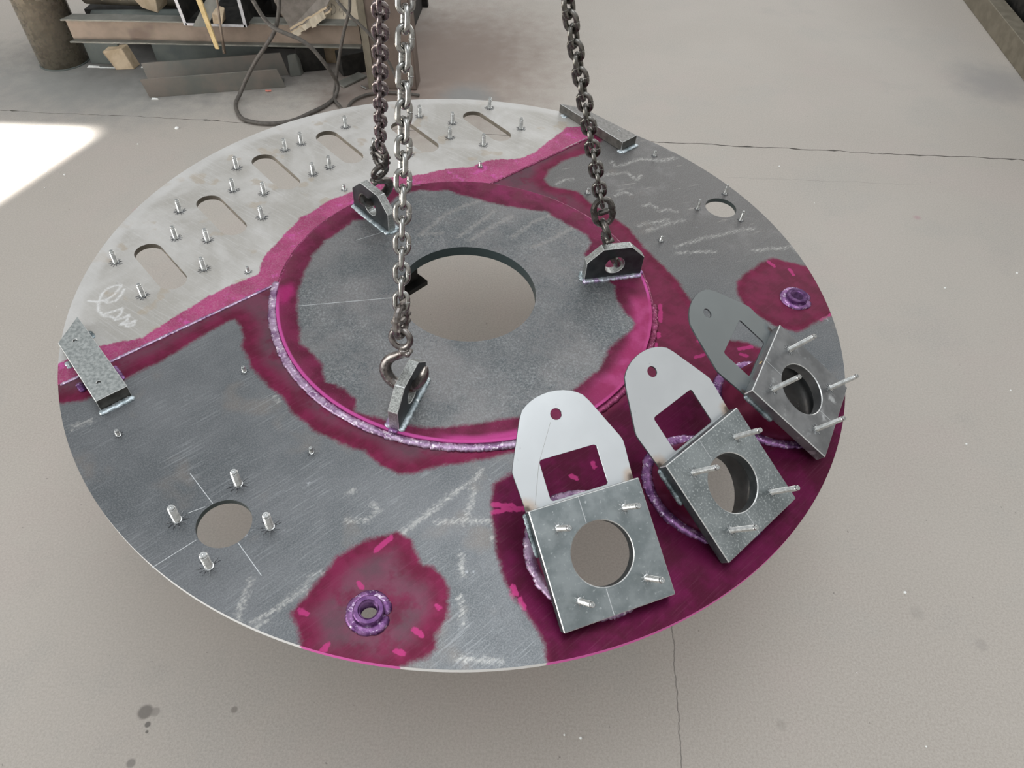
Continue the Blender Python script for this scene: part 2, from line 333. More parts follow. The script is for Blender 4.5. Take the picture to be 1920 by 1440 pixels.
M['block_dark'] = worn('block_side', (0.055, 0.052, 0.045), (0.10, 0.095, 0.085), 0.45, 0.4, 60)
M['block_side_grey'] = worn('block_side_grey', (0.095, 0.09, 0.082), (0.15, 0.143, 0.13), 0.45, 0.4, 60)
M['block_grey'] = worn('rolled_block_grey', (0.19, 0.185, 0.175), (0.30, 0.29, 0.275), 0.42, 0.55, 160, bump=0.5)
M['flange'] = worn('flange_plate', (0.22, 0.25, 0.255), (0.32, 0.35, 0.355), 0.33, 0.75, 26, c3=(0.52, 0.55, 0.555), s3=160, t3=0.66, bump=0.2)
M['flange_mottled'] = worn('flange_plate_mottled', (0.20, 0.225, 0.23), (0.34, 0.37, 0.375), 0.33, 0.75, 12, c3=(0.55, 0.59, 0.59), s3=300, t3=0.60, bump=0.3)
M['flange_dark'] = worn('flange_plate_dark', (0.19, 0.195, 0.20), (0.30, 0.305, 0.31), 0.34, 0.7, 18, c3=(0.55, 0.57, 0.58), s3=40, t3=0.66, bump=0.2)
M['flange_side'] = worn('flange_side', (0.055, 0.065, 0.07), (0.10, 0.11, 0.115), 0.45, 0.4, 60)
M['bore'] = worn('bore_wall', (0.10, 0.12, 0.125), (0.22, 0.245, 0.25), 0.4, 0.6, 50)
M['pipe'] = worn('dyed_pipe', (0.10, 0.010, 0.030), (0.17, 0.020, 0.055), 0.35, 0.3, 14)
M['pipe_in'] = worn('pipe_inside', (0.045, 0.05, 0.055), (0.10, 0.105, 0.11), 0.4, 0.5, 14)
M['purple'] = worn('dyed_collar', (0.095, 0.035, 0.125), (0.19, 0.09, 0.22), 0.25, 0.6, 90)
M['chain_bright'] = worn('chain_bright', (0.34, 0.335, 0.32), (0.50, 0.50, 0.48), 0.20, 0.95, 90, c3=(0.16, 0.15, 0.14), s3=60, t3=0.66, bump=0.1)
M['chain_brown'] = worn('chain_brown', (0.19, 0.16, 0.16), (0.32, 0.28, 0.275), 0.24, 0.9, 90, c3=(0.11, 0.085, 0.08), s3=60, t3=0.62, bump=0.1)
M['chain_dark'] = worn('chain_dark', (0.14, 0.135, 0.122), (0.25, 0.24, 0.222), 0.26, 0.9, 90, c3=(0.09, 0.075, 0.065), s3=60, t3=0.60, bump=0.1)
M['hook'] = worn('forged_hook', (0.19, 0.17, 0.16), (0.36, 0.335, 0.315), 0.27, 0.85, 60, c3=(0.13, 0.06, 0.05), s3=45, t3=0.64, bump=0.4)
M['hook_dark'] = worn('forged_hook_dark', (0.10, 0.092, 0.085), (0.20, 0.19, 0.175), 0.30, 0.8, 60, c3=(0.09, 0.05, 0.04), s3=45, t3=0.60, bump=0.4)
M['rust_web'] = worn('rusty_steel', (0.20, 0.155, 0.120), (0.27, 0.215, 0.172), 0.7, 0.1, 9, c3=(0.14, 0.105, 0.083), s3=5, t3=0.60)
M['rust_dark'] = worn('dark_rusty_steel', (0.115, 0.088, 0.072), (0.175, 0.135, 0.112), 0.7, 0.15, 8, c3=(0.21, 0.165, 0.135), s3=4, t3=0.58)
M['beam_grey'] = worn('beam_grey', (0.14, 0.14, 0.122), (0.20, 0.197, 0.175), 0.6, 0.2, 20)
M['angle'] = worn('angle_steel', (0.135, 0.142, 0.128), (0.20, 0.175, 0.152), 0.6, 0.2, 7)
M['teal'] = worn('dusty_dark_plate', (0.085, 0.10, 0.095), (0.12, 0.135, 0.125), 0.7, 0.1, 15)
M['black'] = worn('black_steel', (0.012, 0.012, 0.011), (0.03, 0.028, 0.025), 0.6, 0.2, 30)
M['pipe_col'] = worn('column_pipe', (0.25, 0.215, 0.165), (0.34, 0.30, 0.235), 0.27, 0.55, 40, c3=(0.17, 0.115, 0.085), s3=3, t3=0.60)
M['wood'] = worn('sawn_wood', (0.45, 0.345, 0.225), (0.60, 0.48, 0.34), 0.7, 0.0, 25)
M['wood_pale'] = worn('pale_wood_end', (0.62, 0.50, 0.37), (0.72, 0.62, 0.48), 0.7, 0.0, 25)
M['stick'] = worn('yellow_wood', (0.52, 0.37, 0.16), (0.68, 0.52, 0.27), 0.6, 0.0, 25)
M['bark'] = worn('weathered_board', (0.17, 0.15, 0.13), (0.25, 0.225, 0.20), 0.8, 0.0, 30)
M['board'] = worn('cream_board', (0.48, 0.41, 0.31), (0.58, 0.51, 0.40), 0.8, 0.0, 20)
M['cable'] = worn('cable_rubber', (0.075, 0.068, 0.060), (0.12, 0.108, 0.096), 0.6, 0.0, 60)
M['white'] = worn('white_scrap', (0.75, 0.77, 0.74), (0.9, 0.9, 0.88), 0.6, 0.0, 60)
M['channel_cut'] = worn('sawn_channel_end', (0.42, 0.42, 0.44), (0.52, 0.52, 0.54), 0.45, 0.5, 60)
M['line'] = worn('scribe_line', (0.55, 0.57, 0.58), (0.7, 0.72, 0.73), 0.4, 0.5, 60)
M['ink'] = worn('pencil', (0.20, 0.18, 0.15), (0.26, 0.23, 0.2), 0.8, 0.0, 60)
M['red_plastic'] = worn('red_plastic', (0.55, 0.16, 0.12), (0.65, 0.22, 0.17), 0.5, 0.0, 30)
M['tan'] = worn('tan_edge', (0.165, 0.145, 0.108), (0.215, 0.19, 0.145), 0.6, 0.1, 20)
def mat_tongue(name, base, tint):
    k = NT(name); pos = k.co()
    sep = k.t.nodes.new('ShaderNodeSeparateXYZ'); k.t.links.new(pos, sep.inputs[0])
    col = k.mix(k.ss(k.noise(14, 3, 0.5), 0.35, 0.65), base, tuple(c * 1.06 for c in base))
    col = k.mix(k.math('MULTIPLY', k.ss(k.noise(60, 4, 0.6, seed=4), 0.66, 0.72), 0.4), col, (0.36, 0.38, 0.40))
    # heat tint at the weld corners
    for sxn in (-1, 1):
        m = k.vmath('DISTANCE', k.vmath('MULTIPLY', pos, (1, 1, 0)), (sxn * 0.086, 0.090, 0))
        m = k.math('ADD', m, k.math('MULTIPLY', k.math('SUBTRACT', k.noise(60, 3, seed=5), 0.5), 0.012))
        col = k.mix(k.math('MULTIPLY', k.ss(m, 0.022, 0.008), 0.5), col, tint)
        col = k.mix(k.math('MULTIPLY', k.ss(m, 0.010, 0.003), 0.85), col, (0.10, 0.07, 0.06))
    return k.fin(col, k.math('MULTIPLY_ADD', k.noise(30, 3, seed=9), 0.10, 0.30), 0.75)
M['tongue'] = mat_tongue('pale_sheet', (0.64, 0.66, 0.67), (0.55, 0.33, 0.16))
M['tongue_dim_reflection'] = mat_tongue('sheet_dim_reflection', (0.25, 0.272, 0.275), (0.14, 0.17, 0.20))  # same sheet as the pale tongues, with a dimmer reflection painted into the colour

# ------------------------------------------------------------------ geometry helpers
class MB:
    def __init__(s): s.v = []; s.f = []; s.mi = []; s.mats = []
    def mat(s, m):
        if m not in s.mats: s.mats.append(m)
        return s.mats.index(m)
    def add(s, vs, fs, m=None):
        o = len(s.v); s.v += [tuple(v) for v in vs]; i = s.mat(m)
        for f in fs: s.f.append(tuple(a + o for a in f)); s.mi.append(i)
        return s
    def box(s, c, sz, m=None, R=None):
        x, y, z = [a / 2 for a in sz]
        vs = [Vector((a * x, b * y, d * z)) for d in (-1, 1) for a, b in ((-1, -1), (1, -1), (1, 1), (-1, 1))]
        if R is not None: vs = [R @ v for v in vs]
        c = Vector(c)
        return s.add([v + c for v in vs], [(3, 2, 1, 0), (4, 5, 6, 7), (0, 1, 5, 4), (1, 2, 6, 5), (2, 3, 7, 6), (3, 0, 4, 7)], m)
    def hexa(s, bot, top, m=None):
        n = len(bot)
        fs = [tuple(range(n - 1, -1, -1)), tuple(range(n, 2 * n))] + [(i, (i + 1) % n, n + (i + 1) % n, n + i) for i in range(n)]
        return s.add(list(bot) + list(top), fs, m)
    def tube(s, pts, r, seg=8, closed=False, m=None, flat=None, cap=True):
        pts = [Vector(p) for p in pts]; n = len(pts)
        rr = r if hasattr(r, '__len__') else [r] * n
        vs = []; prev = None
        for i, p in enumerate(pts):
            a = pts[(i - 1) % n] if (closed or i > 0) else p
            b = pts[(i + 1) % n] if (closed or i < n - 1) else p
            t = (b - a).normalized()
            if prev is None:
                u = t.orthogonal().normalized() if flat is None else (Vector(flat) - t * t.dot(Vector(flat))).normalized()
            else:
                u = (prev - t * t.dot(prev)).normalized()
            prev = u; w = t.cross(u)
            for k in range(seg):
                an = 2 * math.pi * k / seg
                vs.append(p + (u * math.cos(an) + w * math.sin(an)) * rr[i])
        fs = []
        for i in range(n if closed else n - 1):
            j = (i + 1) % n
            for k in range(seg):
                l = (k + 1) % seg
                fs.append((i * seg + k, i * seg + l, j * seg + l, j * seg + k))
        if not closed and cap:
            fs += [tuple(range(seg - 1, -1, -1)), tuple((n - 1) * seg + k for k in range(seg))]
        return s.add(vs, fs, m)
    def lathe(s, prof, seg=24, m=None, T=None, closed=False):
        vs = []; n = len(prof)
        for r, z in prof:
            for k in range(seg):
                a = 2 * math.pi * k / seg; v = Vector((r * math.cos(a), r * math.sin(a), z))
                vs.append(T @ v if T is not None else v)
        fs = []
        for i in range(n if closed else n - 1):
            j = (i + 1) % n
            for k in range(seg):
                l = (k + 1) % seg; fs.append((i * seg + k, i * seg + l, j * seg + l, j * seg + k))
        if not closed:
            if prof[0][0] > 1e-6: fs.append(tuple(range(seg - 1, -1, -1)))
            if prof[-1][0] > 1e-6: fs.append(tuple((n - 1) * seg + k for k in range(seg)))
        return s.add(vs, fs, m)
    def build(s, name, m=None, parent=None, smooth=False, bevel=0.0, mw=None):
        me = bpy.data.meshes.new(name); me.from_pydata(s.v, [], s.f)
        for q in s.mats: me.materials.append(M[q] if q else m)
        me.polygons.foreach_set('material_index', s.mi)
        if smooth: me.polygons.foreach_set('use_smooth', [True] * len(me.polygons))
        me.update()
        return link(name, me, parent, bevel, mw)

def link(name, me, parent=None, bevel=0.0, mw=None):
    o = bpy.data.objects.new(name, me); S.collection.objects.link(o)
    if parent is not None: o.parent = parent
    if mw is not None: o.matrix_local = mw
    if bevel:
        b = o.modifiers.new('bevel', 'BEVEL'); b.width = bevel; b.segments = 1; b.limit_method = 'ANGLE'; b.angle_limit = math.radians(35)
        if len(me.materials) > 2: b.material = 2
    return o
def empty(name, mw=None, parent=None):
    o = bpy.data.objects.new(name, None); S.collection.objects.link(o); o.empty_display_size = 0.05
    if parent is not None: o.parent = parent
    if mw is not None: o.matrix_local = mw
    return o
def tag(o, label, cat, group=None):
    o['label'] = label; o['category'] = cat
    if group: o['group'] = group
    return o
def circ(cx, cy, r, n, a0=0, a1=2 * math.pi, end=False):
    m = n if not end else n - 1
    return [(cx + r * math.cos(a0 + (a1 - a0) * i / m), cy + r * math.sin(a0 + (a1 - a0) * i / m)) for i in range(n)]
def ell(cx, cy, ra, rb, th, n):
    c, s_ = math.cos(th), math.sin(th)
    return [(cx + c * ra * math.cos(t) - s_ * rb * math.sin(t), cy + s_ * ra * math.cos(t) + c * rb * math.sin(t)) for t in [2 * math.pi * i / n for i in range(n)]]
def slot(cx, cy, ux, uy, half, r, n=14):
    out = []
    th = math.atan2(uy, ux)
    for i in range(n + 1):
        a = th - math.pi / 2 + math.pi * i / n; out.append((cx + ux * half + r * math.cos(a), cy + uy * half + r * math.sin(a)))
    for i in range(n + 1):
        a = th + math.pi / 2 + math.pi * i / n; out.append((cx - ux * half + r * math.cos(a), cy - uy * half + r * math.sin(a)))
    return out
def roundrect(x0, y0, x1, y1, r, n=5):
    out = []
    for cx, cy, a in ((x1 - r, y1 - r, 0), (x0 + r, y1 - r, 90), (x0 + r, y0 + r, 180), (x1 - r, y0 + r, 270)):
        for i in range(n + 1):
            t = math.radians(a + 90 * i / n); out.append((cx + r * math.cos(t), cy + r * math.sin(t)))
    return out
def area2(p):
    return sum(p[i][0] * p[(i + 1) % len(p)][1] - p[(i + 1) % len(p)][0] * p[i][1] for i in range(len(p)))
def np_inside(P, poly):
    x, y = P[:, 0], P[:, 1]; ins = np.zeros(len(P), bool); n = len(poly)
    for i in range(n):
        x0, y0 = poly[i]; x1, y1 = poly[(i + 1) % n]
        c = ((y0 > y) != (y1 > y)); 
        if y1 != y0: ins ^= c & (x < (x1 - x0) * (y - y0) / (y1 - y0) + x0)
    return ins
def np_dist(P, pts, closed=True):
    d = np.full(len(P), 1e9); n = len(pts)
    for i in range(n if closed else n - 1):
        a = np.array(pts[i]); b = np.array(pts[(i + 1) % n]); ab = b - a; L = max(ab @ ab, 1e-12)
        t = np.clip(((P - a) @ ab) / L, 0, 1); q = P - a - t[:, None] * ab
        d = np.minimum(d, np.hypot(q[:, 0], q[:, 1]))
    return d
def np_sd(P, poly):
    d = np_dist(P, poly); return np.where(np_inside(P, poly), d, -d)

def triangulate(outer, holes, grid=None):
    outer = list(outer)
    if area2(outer) < 0: outer.reverse()
    loops = [outer]
    for h in holes:
        h = list(h)
        if area2(h) > 0: h.reverse()
        loops.append(h)
    vs = []; ed = []
    for l in loops:
        o = len(vs); vs += l; ed += [(o + i, o + (i + 1) % len(l)) for i in range(len(l))]
    nb = len(vs)
    if grid:
        A = np.array(outer); x0, y0 = A.min(0); x1, y1 = A.max(0)
        gx, gy = np.meshgrid(np.arange(x0 + grid / 2, x1, grid), np.arange(y0 + grid / 2, y1, grid)); gx = gx + (np.arange(gx.shape[0]) % 2)[:, None] * grid / 2
        P = np.stack([gx.ravel(), gy.ravel()], 1); ok = np_inside(P, outer) & (np_dist(P, outer) > grid * 0.4)
        P = P[ok]
        for h in holes:
            ok = ~np_inside(P, h) & (np_dist(P, h) > grid * 0.4); P = P[ok]
        vs = vs + [tuple(p) for p in P.tolist()]
    r = delaunay_2d_cdt([Vector(v) for v in vs], ed, [], 0, 1e-7)
    V_ = np.array([tuple(v) for v in r[0]]); F_ = [tuple(f) for f in r[2]]
    C_ = np.array([V_[list(f)].mean(0) for f in F_]); ok = np_inside(C_, outer)
    for h in holes: ok &= ~np_inside(C_, h)
    return [tuple(v) for v in V_.tolist()], [f for f, k_ in zip(F_, ok) if k_], loops

def slab(name, outer, holes, z0, z1, mats, parent=None, grid=None, attrs=None, bevel=0.0, mw=None, both=False):
    """flat plate with holes: top, bottom and side walls in ONE closed mesh; mats = (top, side)"""
    tv, tf, loops = triangulate(outer, holes, grid)
    vs = []; fs = []; mi = []
    vs += [(x, y, z1) for x, y in tv]
    for f in tf:
        a, b, c = [tv[i] for i in f[:3]]
        up = (b[0] - a[0]) * (c[1] - a[1]) - (b[1] - a[1]) * (c[0] - a[0]) > 0
        fs.append(f if up else f[::-1]); mi.append(0)
    if grid: bv, bf, _ = triangulate(outer, holes, None)
    else: bv, bf = tv, tf
    o = len(vs); vs += [(x, y, z0) for x, y in bv]
    for f in bf:
        a, b, c = [bv[i] for i in f[:3]]
        up = (b[0] - a[0]) * (c[1] - a[1]) - (b[1] - a[1]) * (c[0] - a[0]) > 0
        fs.append(tuple(i + o for i in (f[::-1] if up else f))); mi.append(0 if both else 1)
    nside = len(vs)
    for l in loops:
        o = len(vs); n = len(l)
        vs += [(x, y, z0) for x, y in l] + [(x, y, z1) for x, y in l]
        for i in range(n):
            j = (i + 1) % n; fs.append((o + i, o + j, o + n + j, o + n + i)); mi.append(1)
    me = bpy.data.meshes.new(name); me.from_pydata(vs, [], fs)
    for q in mats: me.materials.append(M[q])
    me.polygons.foreach_set('material_index', mi)
    if attrs:
        P = np.array(vs)[:, :2]
        for k_, fn in attrs.items():
            a = me.attributes.new(k_, 'FLOAT', 'POINT')
            val = fn(P) if callable(fn) else None
            a.data.foreach_set('value', np.asarray(val, dtype=np.float32))
        a = me.attributes.new('edge', 'FLOAT', 'POINT'); ev = np.zeros(len(vs), np.float32); ev[nside:] = 1; a.data.foreach_set('value', ev)
    me.update()
    if not grid:
        bm = bmesh.new(); bm.from_mesh(me); bmesh.ops.remove_doubles(bm, verts=bm.verts, dist=1e-6); bm.to_mesh(me); bm.free()
    return link(name, me, parent, bevel, mw)

def bead_path(pts, r, closed=False, step=0.006, seg=9, seed=0, flat=(0, 0, 1), squash=0.52):
    """weld bead: irregular flattened tube with overlapping ripples along a polyline"""
    rnd = random.Random(seed); P = [Vector(p) for p in pts]
    if closed: P.append(P[0])
    out = []; sl = []
    ds = step / 5; acc = 0; tot = 0
    for a, b in zip(P[:-1], P[1:]):
        L = (b - a).length; t = acc
        while t < L:
            out.append(a + (b - a) * (t / L)); sl.append(tot + t); t += ds
        acc = t - L; tot += L
    edges = [0.0]
    while edges[-1] < tot + step * 4: edges.append(edges[-1] + step * rnd.uniform(0.6, 1.4))
    js = [rnd.uniform(0.88, 1.12) for _ in edges]; hs = [rnd.uniform(0.5, 1.4) for _ in edges]
    lat = [[rnd.uniform(-1, 1) for _ in range(seg)] for _ in edges]
    E_ = np.array(edges)
    n0 = len(out); mb = MB(); mb.tube(out, r, seg, closed=False, flat=flat)
    vs = []
    for i, v in enumerate(mb.v):
        q = min(i // seg, n0 - 1); c = out[q]; k = i % seg; an = 2 * math.pi * k / seg
        s_ = sl[q] + step * 0.9 * abs(math.sin(an))           # ripples bow back towards the sides
        ci = int(np.searchsorted(E_, s_, side='right') - 1); ph = (s_ - edges[ci]) / (edges[ci + 1] - edges[ci]); w = ph * ph * (3 - 2 * ph)
        f = (js[ci] * (1 - w) + js[ci + 1] * w) * (1.05 - 0.20 * ph ** 3 * hs[ci]) * (1 + 0.10 * lat[ci][k])
        if n0 > 8:
            e = min(q, n0 - 1 - q)
            if e < 3: f *= (0.35, 0.7, 0.9)[e]
        v = c + (Vector(v) - c) * f
        vs.append((v.x, v.y, c.z + (v.z - c.z) * squash))
    mb.v = vs
    return mb

# ------------------------------------------------------------------ floor (two concrete bays with an open, ragged joint)
def joint_line():
    rnd = random.Random(3); a = []; x = -9.0; off = 0
    while x < 9.0:
        off = off * 0.7 + rnd.uniform(-0.004, 0.004)
        y = 1.522 - 0.0215 * (x + 0.0)
        w = max(0.0006, (0.0010 if x < 0.3 else 0.0022) + rnd.uniform(-0.0009, 0.0012) + (0.004 if rnd.random() < 0.08 else 0))
        a.append((x, y + off - w, y + off + w)); x += rnd.uniform(0.015, 0.04) if -2.6 < x < 2.8 else 0.3
    return a
jl = joint_line()
def build_floor():
    mb = MB()
    south = [(-9, -7, 0), (9, -7, 0)]; 
    def strip(ya, yb, flip):
        for i in range(len(jl) - 1):
            p, q = jl[i], jl[i + 1]
            mb.add([(p[0], ya(p), 0), (q[0], ya(q), 0), (q[0], yb(q), 0), (p[0], yb(p), 0)], [(0, 1, 2, 3)], 'concrete')
    strip(lambda p: -7, lambda p: p[1], 0); strip(lambda p: p[2], lambda p: 10, 0)
    for i in range(len(jl) - 1):
        p, q = jl[i], jl[i + 1]
        mb.add([(p[0], p[1], 0), (q[0], q[1], 0), (q[0], (q[1] + q[2]) / 2, -0.006), (p[0], (p[1] + p[2]) / 2, -0.006)], [(0, 1, 2, 3)], 'groove')
        mb.add([(p[0], p[2], 0), (q[0], q[2], 0), (q[0], (q[1] + q[2]) / 2, -0.006), (p[0], (p[1] + p[2]) / 2, -0.006)], [(3, 2, 1, 0)], 'groove')
    mb.add([(-9, -7, -0.1), (9, -7, -0.1), (9, 10, -0.1), (-9, 10, -0.1)], [(3, 2, 1, 0)], 'concrete')
    o = mb.build('floor'); o['kind'] = 'structure'
build_floor()

# ------------------------------------------------------------------ the hanging steel disc
Md = Matrix(((0.9972, 0.00261, 0.0747, 0), (0.0, 0.99939, -0.03498, 0), (-0.07474, 0.03488, 0.99659, 0.5), (0, 0, 0, 1)))
disc = empty('steel_disc', Md)
tag(disc, 'big round steel base plate with pink dye stains hanging on three chains above the floor', 'steel disc')

DV = (0.68647, 0.72716); NV = (-0.72716, 0.68647); CH = 0.2560
def cn(c, n): return (c * DV[0] + n * NV[0], c * DV[1] + n * NV[1])
R0, R1, RH = 0.75, 0.3765, 0.138
POLY = {"outer":[[-0.677,-0.376],[-0.651,-0.375],[-0.608,-0.359],[-0.564,-0.309],[-0.549,-0.288],[-0.513,-0.25],[-0.478,-0.198],[-0.457,-0.171],[-0.428,-0.137],[-0.407,-0.158],[-0.39,-0.204],[-0.362,-0.253],[-0.323,-0.285],[-0.292,-0.308],[-0.264,-0.341],[-0.213,-0.375],[-0.168,-0.394],[-0.122,-0.406],[-0.095,-0.43],[-0.062,-0.443],[-0.035,-0.439],[-0.018,-0.427],[0.031,-0.412],[0.079,-0.394],[0.131,-0.372],[0.144,-0.392],[0.122,-0.417],[0.097,-0.442],[0.095,-0.477],[0.104,-0.53],[0.12,-0.591],[0.14,-0.627],[0.166,-0.658],[0.192,-0.696],[0.202,-0.743],[0.365,-0.719],[0.584,-0.531],[0.771,-0.234],[0.77,-0.152],[0.737,-0.17],[0.654,-0.122],[0.589,-0.068],[0.56,-0.051],[0.53,-0.051],[0.479,-0.003],[0.459,0.051],[0.433,0.107],[0.404,0.15],[0.361,0.213],[0.333,0.268],[0.301,0.3],[0.246,0.348],[0.21,0.388],[0.149,0.396],[0.132,0.423],[0.143,0.459],[0.18,0.511],[0.239,0.558],[0.273,0.62],[0.231,0.668],[0.214,0.667],[0.177,0.66],[0.16,0.628],[0.103,0.525],[0.078,0.501],[0.062,0.494],[-0.004,0.474],[-0.042,0.44],[-0.115,0.413],[-0.145,0.39],[-0.178,0.378],[-0.228,0.364],[-0.27,0.329],[-0.29,0.302],[-0.313,0.278],[-0.343,0.247],[-0.367,0.207],[-0.39,0.179],[-0.395,0.148],[-0.414,0.086],[-0.427,0.036],[-0.421,-0.009],[-0.464,-0.048],[-0.505,-0.097],[-0.542,-0.154],[-0.558,-0.186],[-0.576,-0.208],[-0.618,-0.228],[-0.668,-0.258],[-0.696,-0.3],[-0.705,-0.339]],"inner":[[-0.33,-0.003],[-0.33,-0.044],[-0.32,-0.091],[-0.308,-0.132],[-0.287,-0.185],[-0.26,-0.209],[-0.234,-0.233],[-0.22,-0.271],[-0.19,-0.28],[-0.159,-0.302],[-0.156,-0.33],[-0.123,-0.336],[-0.074,-0.347],[-0.014,-0.345],[0.033,-0.335],[0.081,-0.319],[0.126,-0.304],[0.179,-0.272],[0.265,-0.177],[0.289,-0.112],[0.332,-0.055],[0.336,-0.04],[0.33,-0.027],[0.31,-0.001],[0.299,0.032],[0.296,0.063],[0.274,0.085],[0.233,0.155],[0.247,0.195],[0.24,0.22],[0.191,0.252],[0.141,0.292],[0.109,0.29],[0.058,0.291],[0.017,0.3],[-0.046,0.315],[-0.085,0.327],[-0.15,0.319],[-0.194,0.287],[-0.213,0.228],[-0.242,0.195],[-0.274,0.184],[-0.284,0.152],[-0.313,0.11],[-0.329,0.058]],"sL":[[-0.17,-0.693],[-0.158,-0.669],[-0.14,-0.633],[-0.127,-0.602],[-0.102,-0.578],[-0.076,-0.56],[-0.043,-0.549],[-0.021,-0.558],[-0.009,-0.581],[0.003,-0.598],[0.02,-0.598],[0.038,-0.613],[0.046,-0.63],[0.051,-0.653],[0.055,-0.673],[0.044,-0.692],[0.037,-0.703],[0.043,-0.72],[0.032,-0.733],[0.011,-0.744],[-0.01,-0.755],[-0.01,-0.769],[-0.14,-0.757],[-0.145,-0.732],[-0.154,-0.713]],"sR":[[0.562,0.127],[0.584,0.158],[0.615,0.191],[0.648,0.216],[0.685,0.209],[0.721,0.201],[0.757,0.191],[0.785,0.174],[0.806,0.11],[0.786,0.067],[0.765,0.059],[0.728,0.037],[0.694,0.008],[0.664,-0.011],[0.625,0.002],[0.57,0.043],[0.557,0.083]],"zone":[[0.157,-0.373],[0.122,-0.417],[0.097,-0.442],[0.095,-0.477],[0.104,-0.53],[0.12,-0.591],[0.14,-0.627],[0.166,-0.658],[0.192,-0.696],[0.202,-0.743],[0.365,-0.719],[0.584,-0.531],[0.771,-0.234],[0.77,-0.152],[0.707,-0.161],[0.647,-0.163],[0.58,-0.132],[0.524,-0.18],[0.47,-0.226],[0.395,-0.159],[0.324,-0.221],[0.228,-0.33]],"scrib":[[[-0.71,-0.132],[-0.692,-0.132],[-0.677,-0.124],[-0.67,-0.108],[-0.667,-0.086],[-0.667,-0.081],[-0.676,-0.082],[-0.688,-0.092],[-0.693,-0.108],[-0.69,-0.131],[-0.681,-0.153],[-0.666,-0.166],[-0.652,-0.166],[-0.644,-0.17]],[[-0.685,-0.128],[-0.671,-0.131],[-0.66,-0.124],[-0.657,-0.105],[-0.658,-0.09]],[[-0.663,-0.158],[-0.652,-0.151],[-0.64,-0.141],[-0.637,-0.156],[-0.642,-0.174],[-0.631,-0.168],[-0.621,-0.156],[-0.619,-0.171],[-0.627,-0.184],[-0.615,-0.18],[-0.604,-0.169],[-0.603,-0.183],[-0.615,-0.187]]]}
SCR_OUT = [[[0.293, 0.529], [0.304, 0.505], [0.332, 0.523], [0.358, 0.547], [0.384, 0.552], [0.42, 0.552], [0.457, 0.572]], [[0.268, 0.462], [0.303, 0.475], [0.332, 0.486], [0.356, 0.46], [0.367, 0.48]], [[0.303, 0.386], [0.323, 0.404], [0.34, 0.399]], [[0.366, 0.358], [0.384, 0.367], [0.397, 0.358]], [[0.406, 0.343], [0.424, 0.354], [0.447, 0.35]], [[0.354, 0.28], [0.378, 0.295], [0.401, 0.304], [0.422, 0.316]], [[0.373, 0.263], [0.404, 0.289], [0.438, 0.308], [0.462, 0.32]], [[0.436, 0.222], [0.463, 0.237], [0.5, 0.261], [0.545, 0.281], [0.587, 0.304], [0.621, 0.315]], [[0.611, 0.236], [0.645, 0.247], [0.675, 0.254], [0.697, 0.266], [0.71, 0.247]], [[0.41, 0.656], [0.424, 0.645], [0.448, 0.603]], [[0.165, 0.408], [0.181, 0.428], [0.2, 0.435]], [[0.438, 0.198], [0.48, 0.21], [0.522, 0.217]]] + [[[-0.042, -0.554], [-0.003, -0.512], [0.033, -0.468], [0.064, -0.438], [0.075, -0.416]], [[-0.241, -0.716], [-0.241, -0.692], [-0.239, -0.651]], [[-0.219, -0.715], [-0.19, -0.687], [-0.166, -0.66]], [[-0.211, -0.716], [-0.2, -0.704]], [[-0.607, -0.421], [-0.598, -0.412], [-0.584, -0.404]]]
SCR_OUT += [[[-0.143,-0.628],[-0.154,-0.633],[-0.159,-0.651],[-0.154,-0.662]],[[0.103,-0.518],[0.112,-0.531],[0.121,-0.537]],[[0.105,-0.541],[0.118,-0.547]],[[0.059,-0.574],[0.066,-0.608]],[[0.066,-0.642],[0.077,-0.681]],[[0.075,-0.731],[0.134,-0.728]],[[-0.12,-0.353],[-0.114,-0.357]],[[-0.131,-0.488],[-0.126,-0.483]],[[-0.09,-0.503],[-0.08,-0.514],[-0.083,-0.521]],[[-0.301,-0.313],[-0.294,-0.32]],[[-0.092,-0.532],[-0.124,-0.536]],[[0.015,-0.524],[0.056,-0.514],[0.102,-0.511]],[[0.066,-0.454],[0.062,-0.489],[0.058,-0.519]]]
PINK = [[[-0.069,-0.581],[-0.051,-0.557]],[[-0.158,-0.687],[-0.147,-0.691]],[[-0.112,-0.74],[-0.107,-0.731]],[[-0.084,-0.637],[-0.078,-0.642]],[[-0.012,-0.73],[-0.002,-0.732]],[[0.007,-0.697],[0.019,-0.703]],[[0.035,-0.659],[0.038,-0.66]],[[0.098,-0.496],[0.121,-0.487],[0.151,-0.483]],[[0.099,-0.481],[0.129,-0.479]],[[0.138,-0.632],[0.144,-0.646]],[[0.14,-0.617],[0.147,-0.626]],[[0.154,-0.636],[0.16,-0.648]],[[0.393,0.027],[0.39,-0.02]],[[0.385,-0.055],[0.384,-0.065]],[[0.378,-0.085],[0.376,-0.099]],[[0.455,-0.109],[0.471,-0.1]],[[0.463,-0.065],[0.472,-0.064]],[[0.541,-0.075],[0.567,-0.065]],[[0.545,-0.089],[0.555,-0.092]],[[0.259,-0.38],[0.26,-0.388]],[[0.222,-0.411],[0.232,-0.414]],[[0.724,0.034],[0.75,0.053]],[[0.638,0.204],[0.65,0.188]],[[0.682,0.184],[0.689,0.168]]]
SCR_CEN = [[[-0.12, 0.163], [-0.083, 0.232], [-0.041, 0.278], [-0.002, 0.309]], [[-0.122, 0.16], [-0.075, 0.176]], [[0.075, 0.183], [0.118, 0.247], [0.164, 0.284], [0.188, 0.294]], [[0.123, 0.159], [0.168, 0.199], [0.208, 0.243]], [[-0.015, 0.159], [0.036, 0.223], [0.069, 0.258]], [[-0.04, 0.168], [0.001, 0.227], [0.026, 0.27]]]
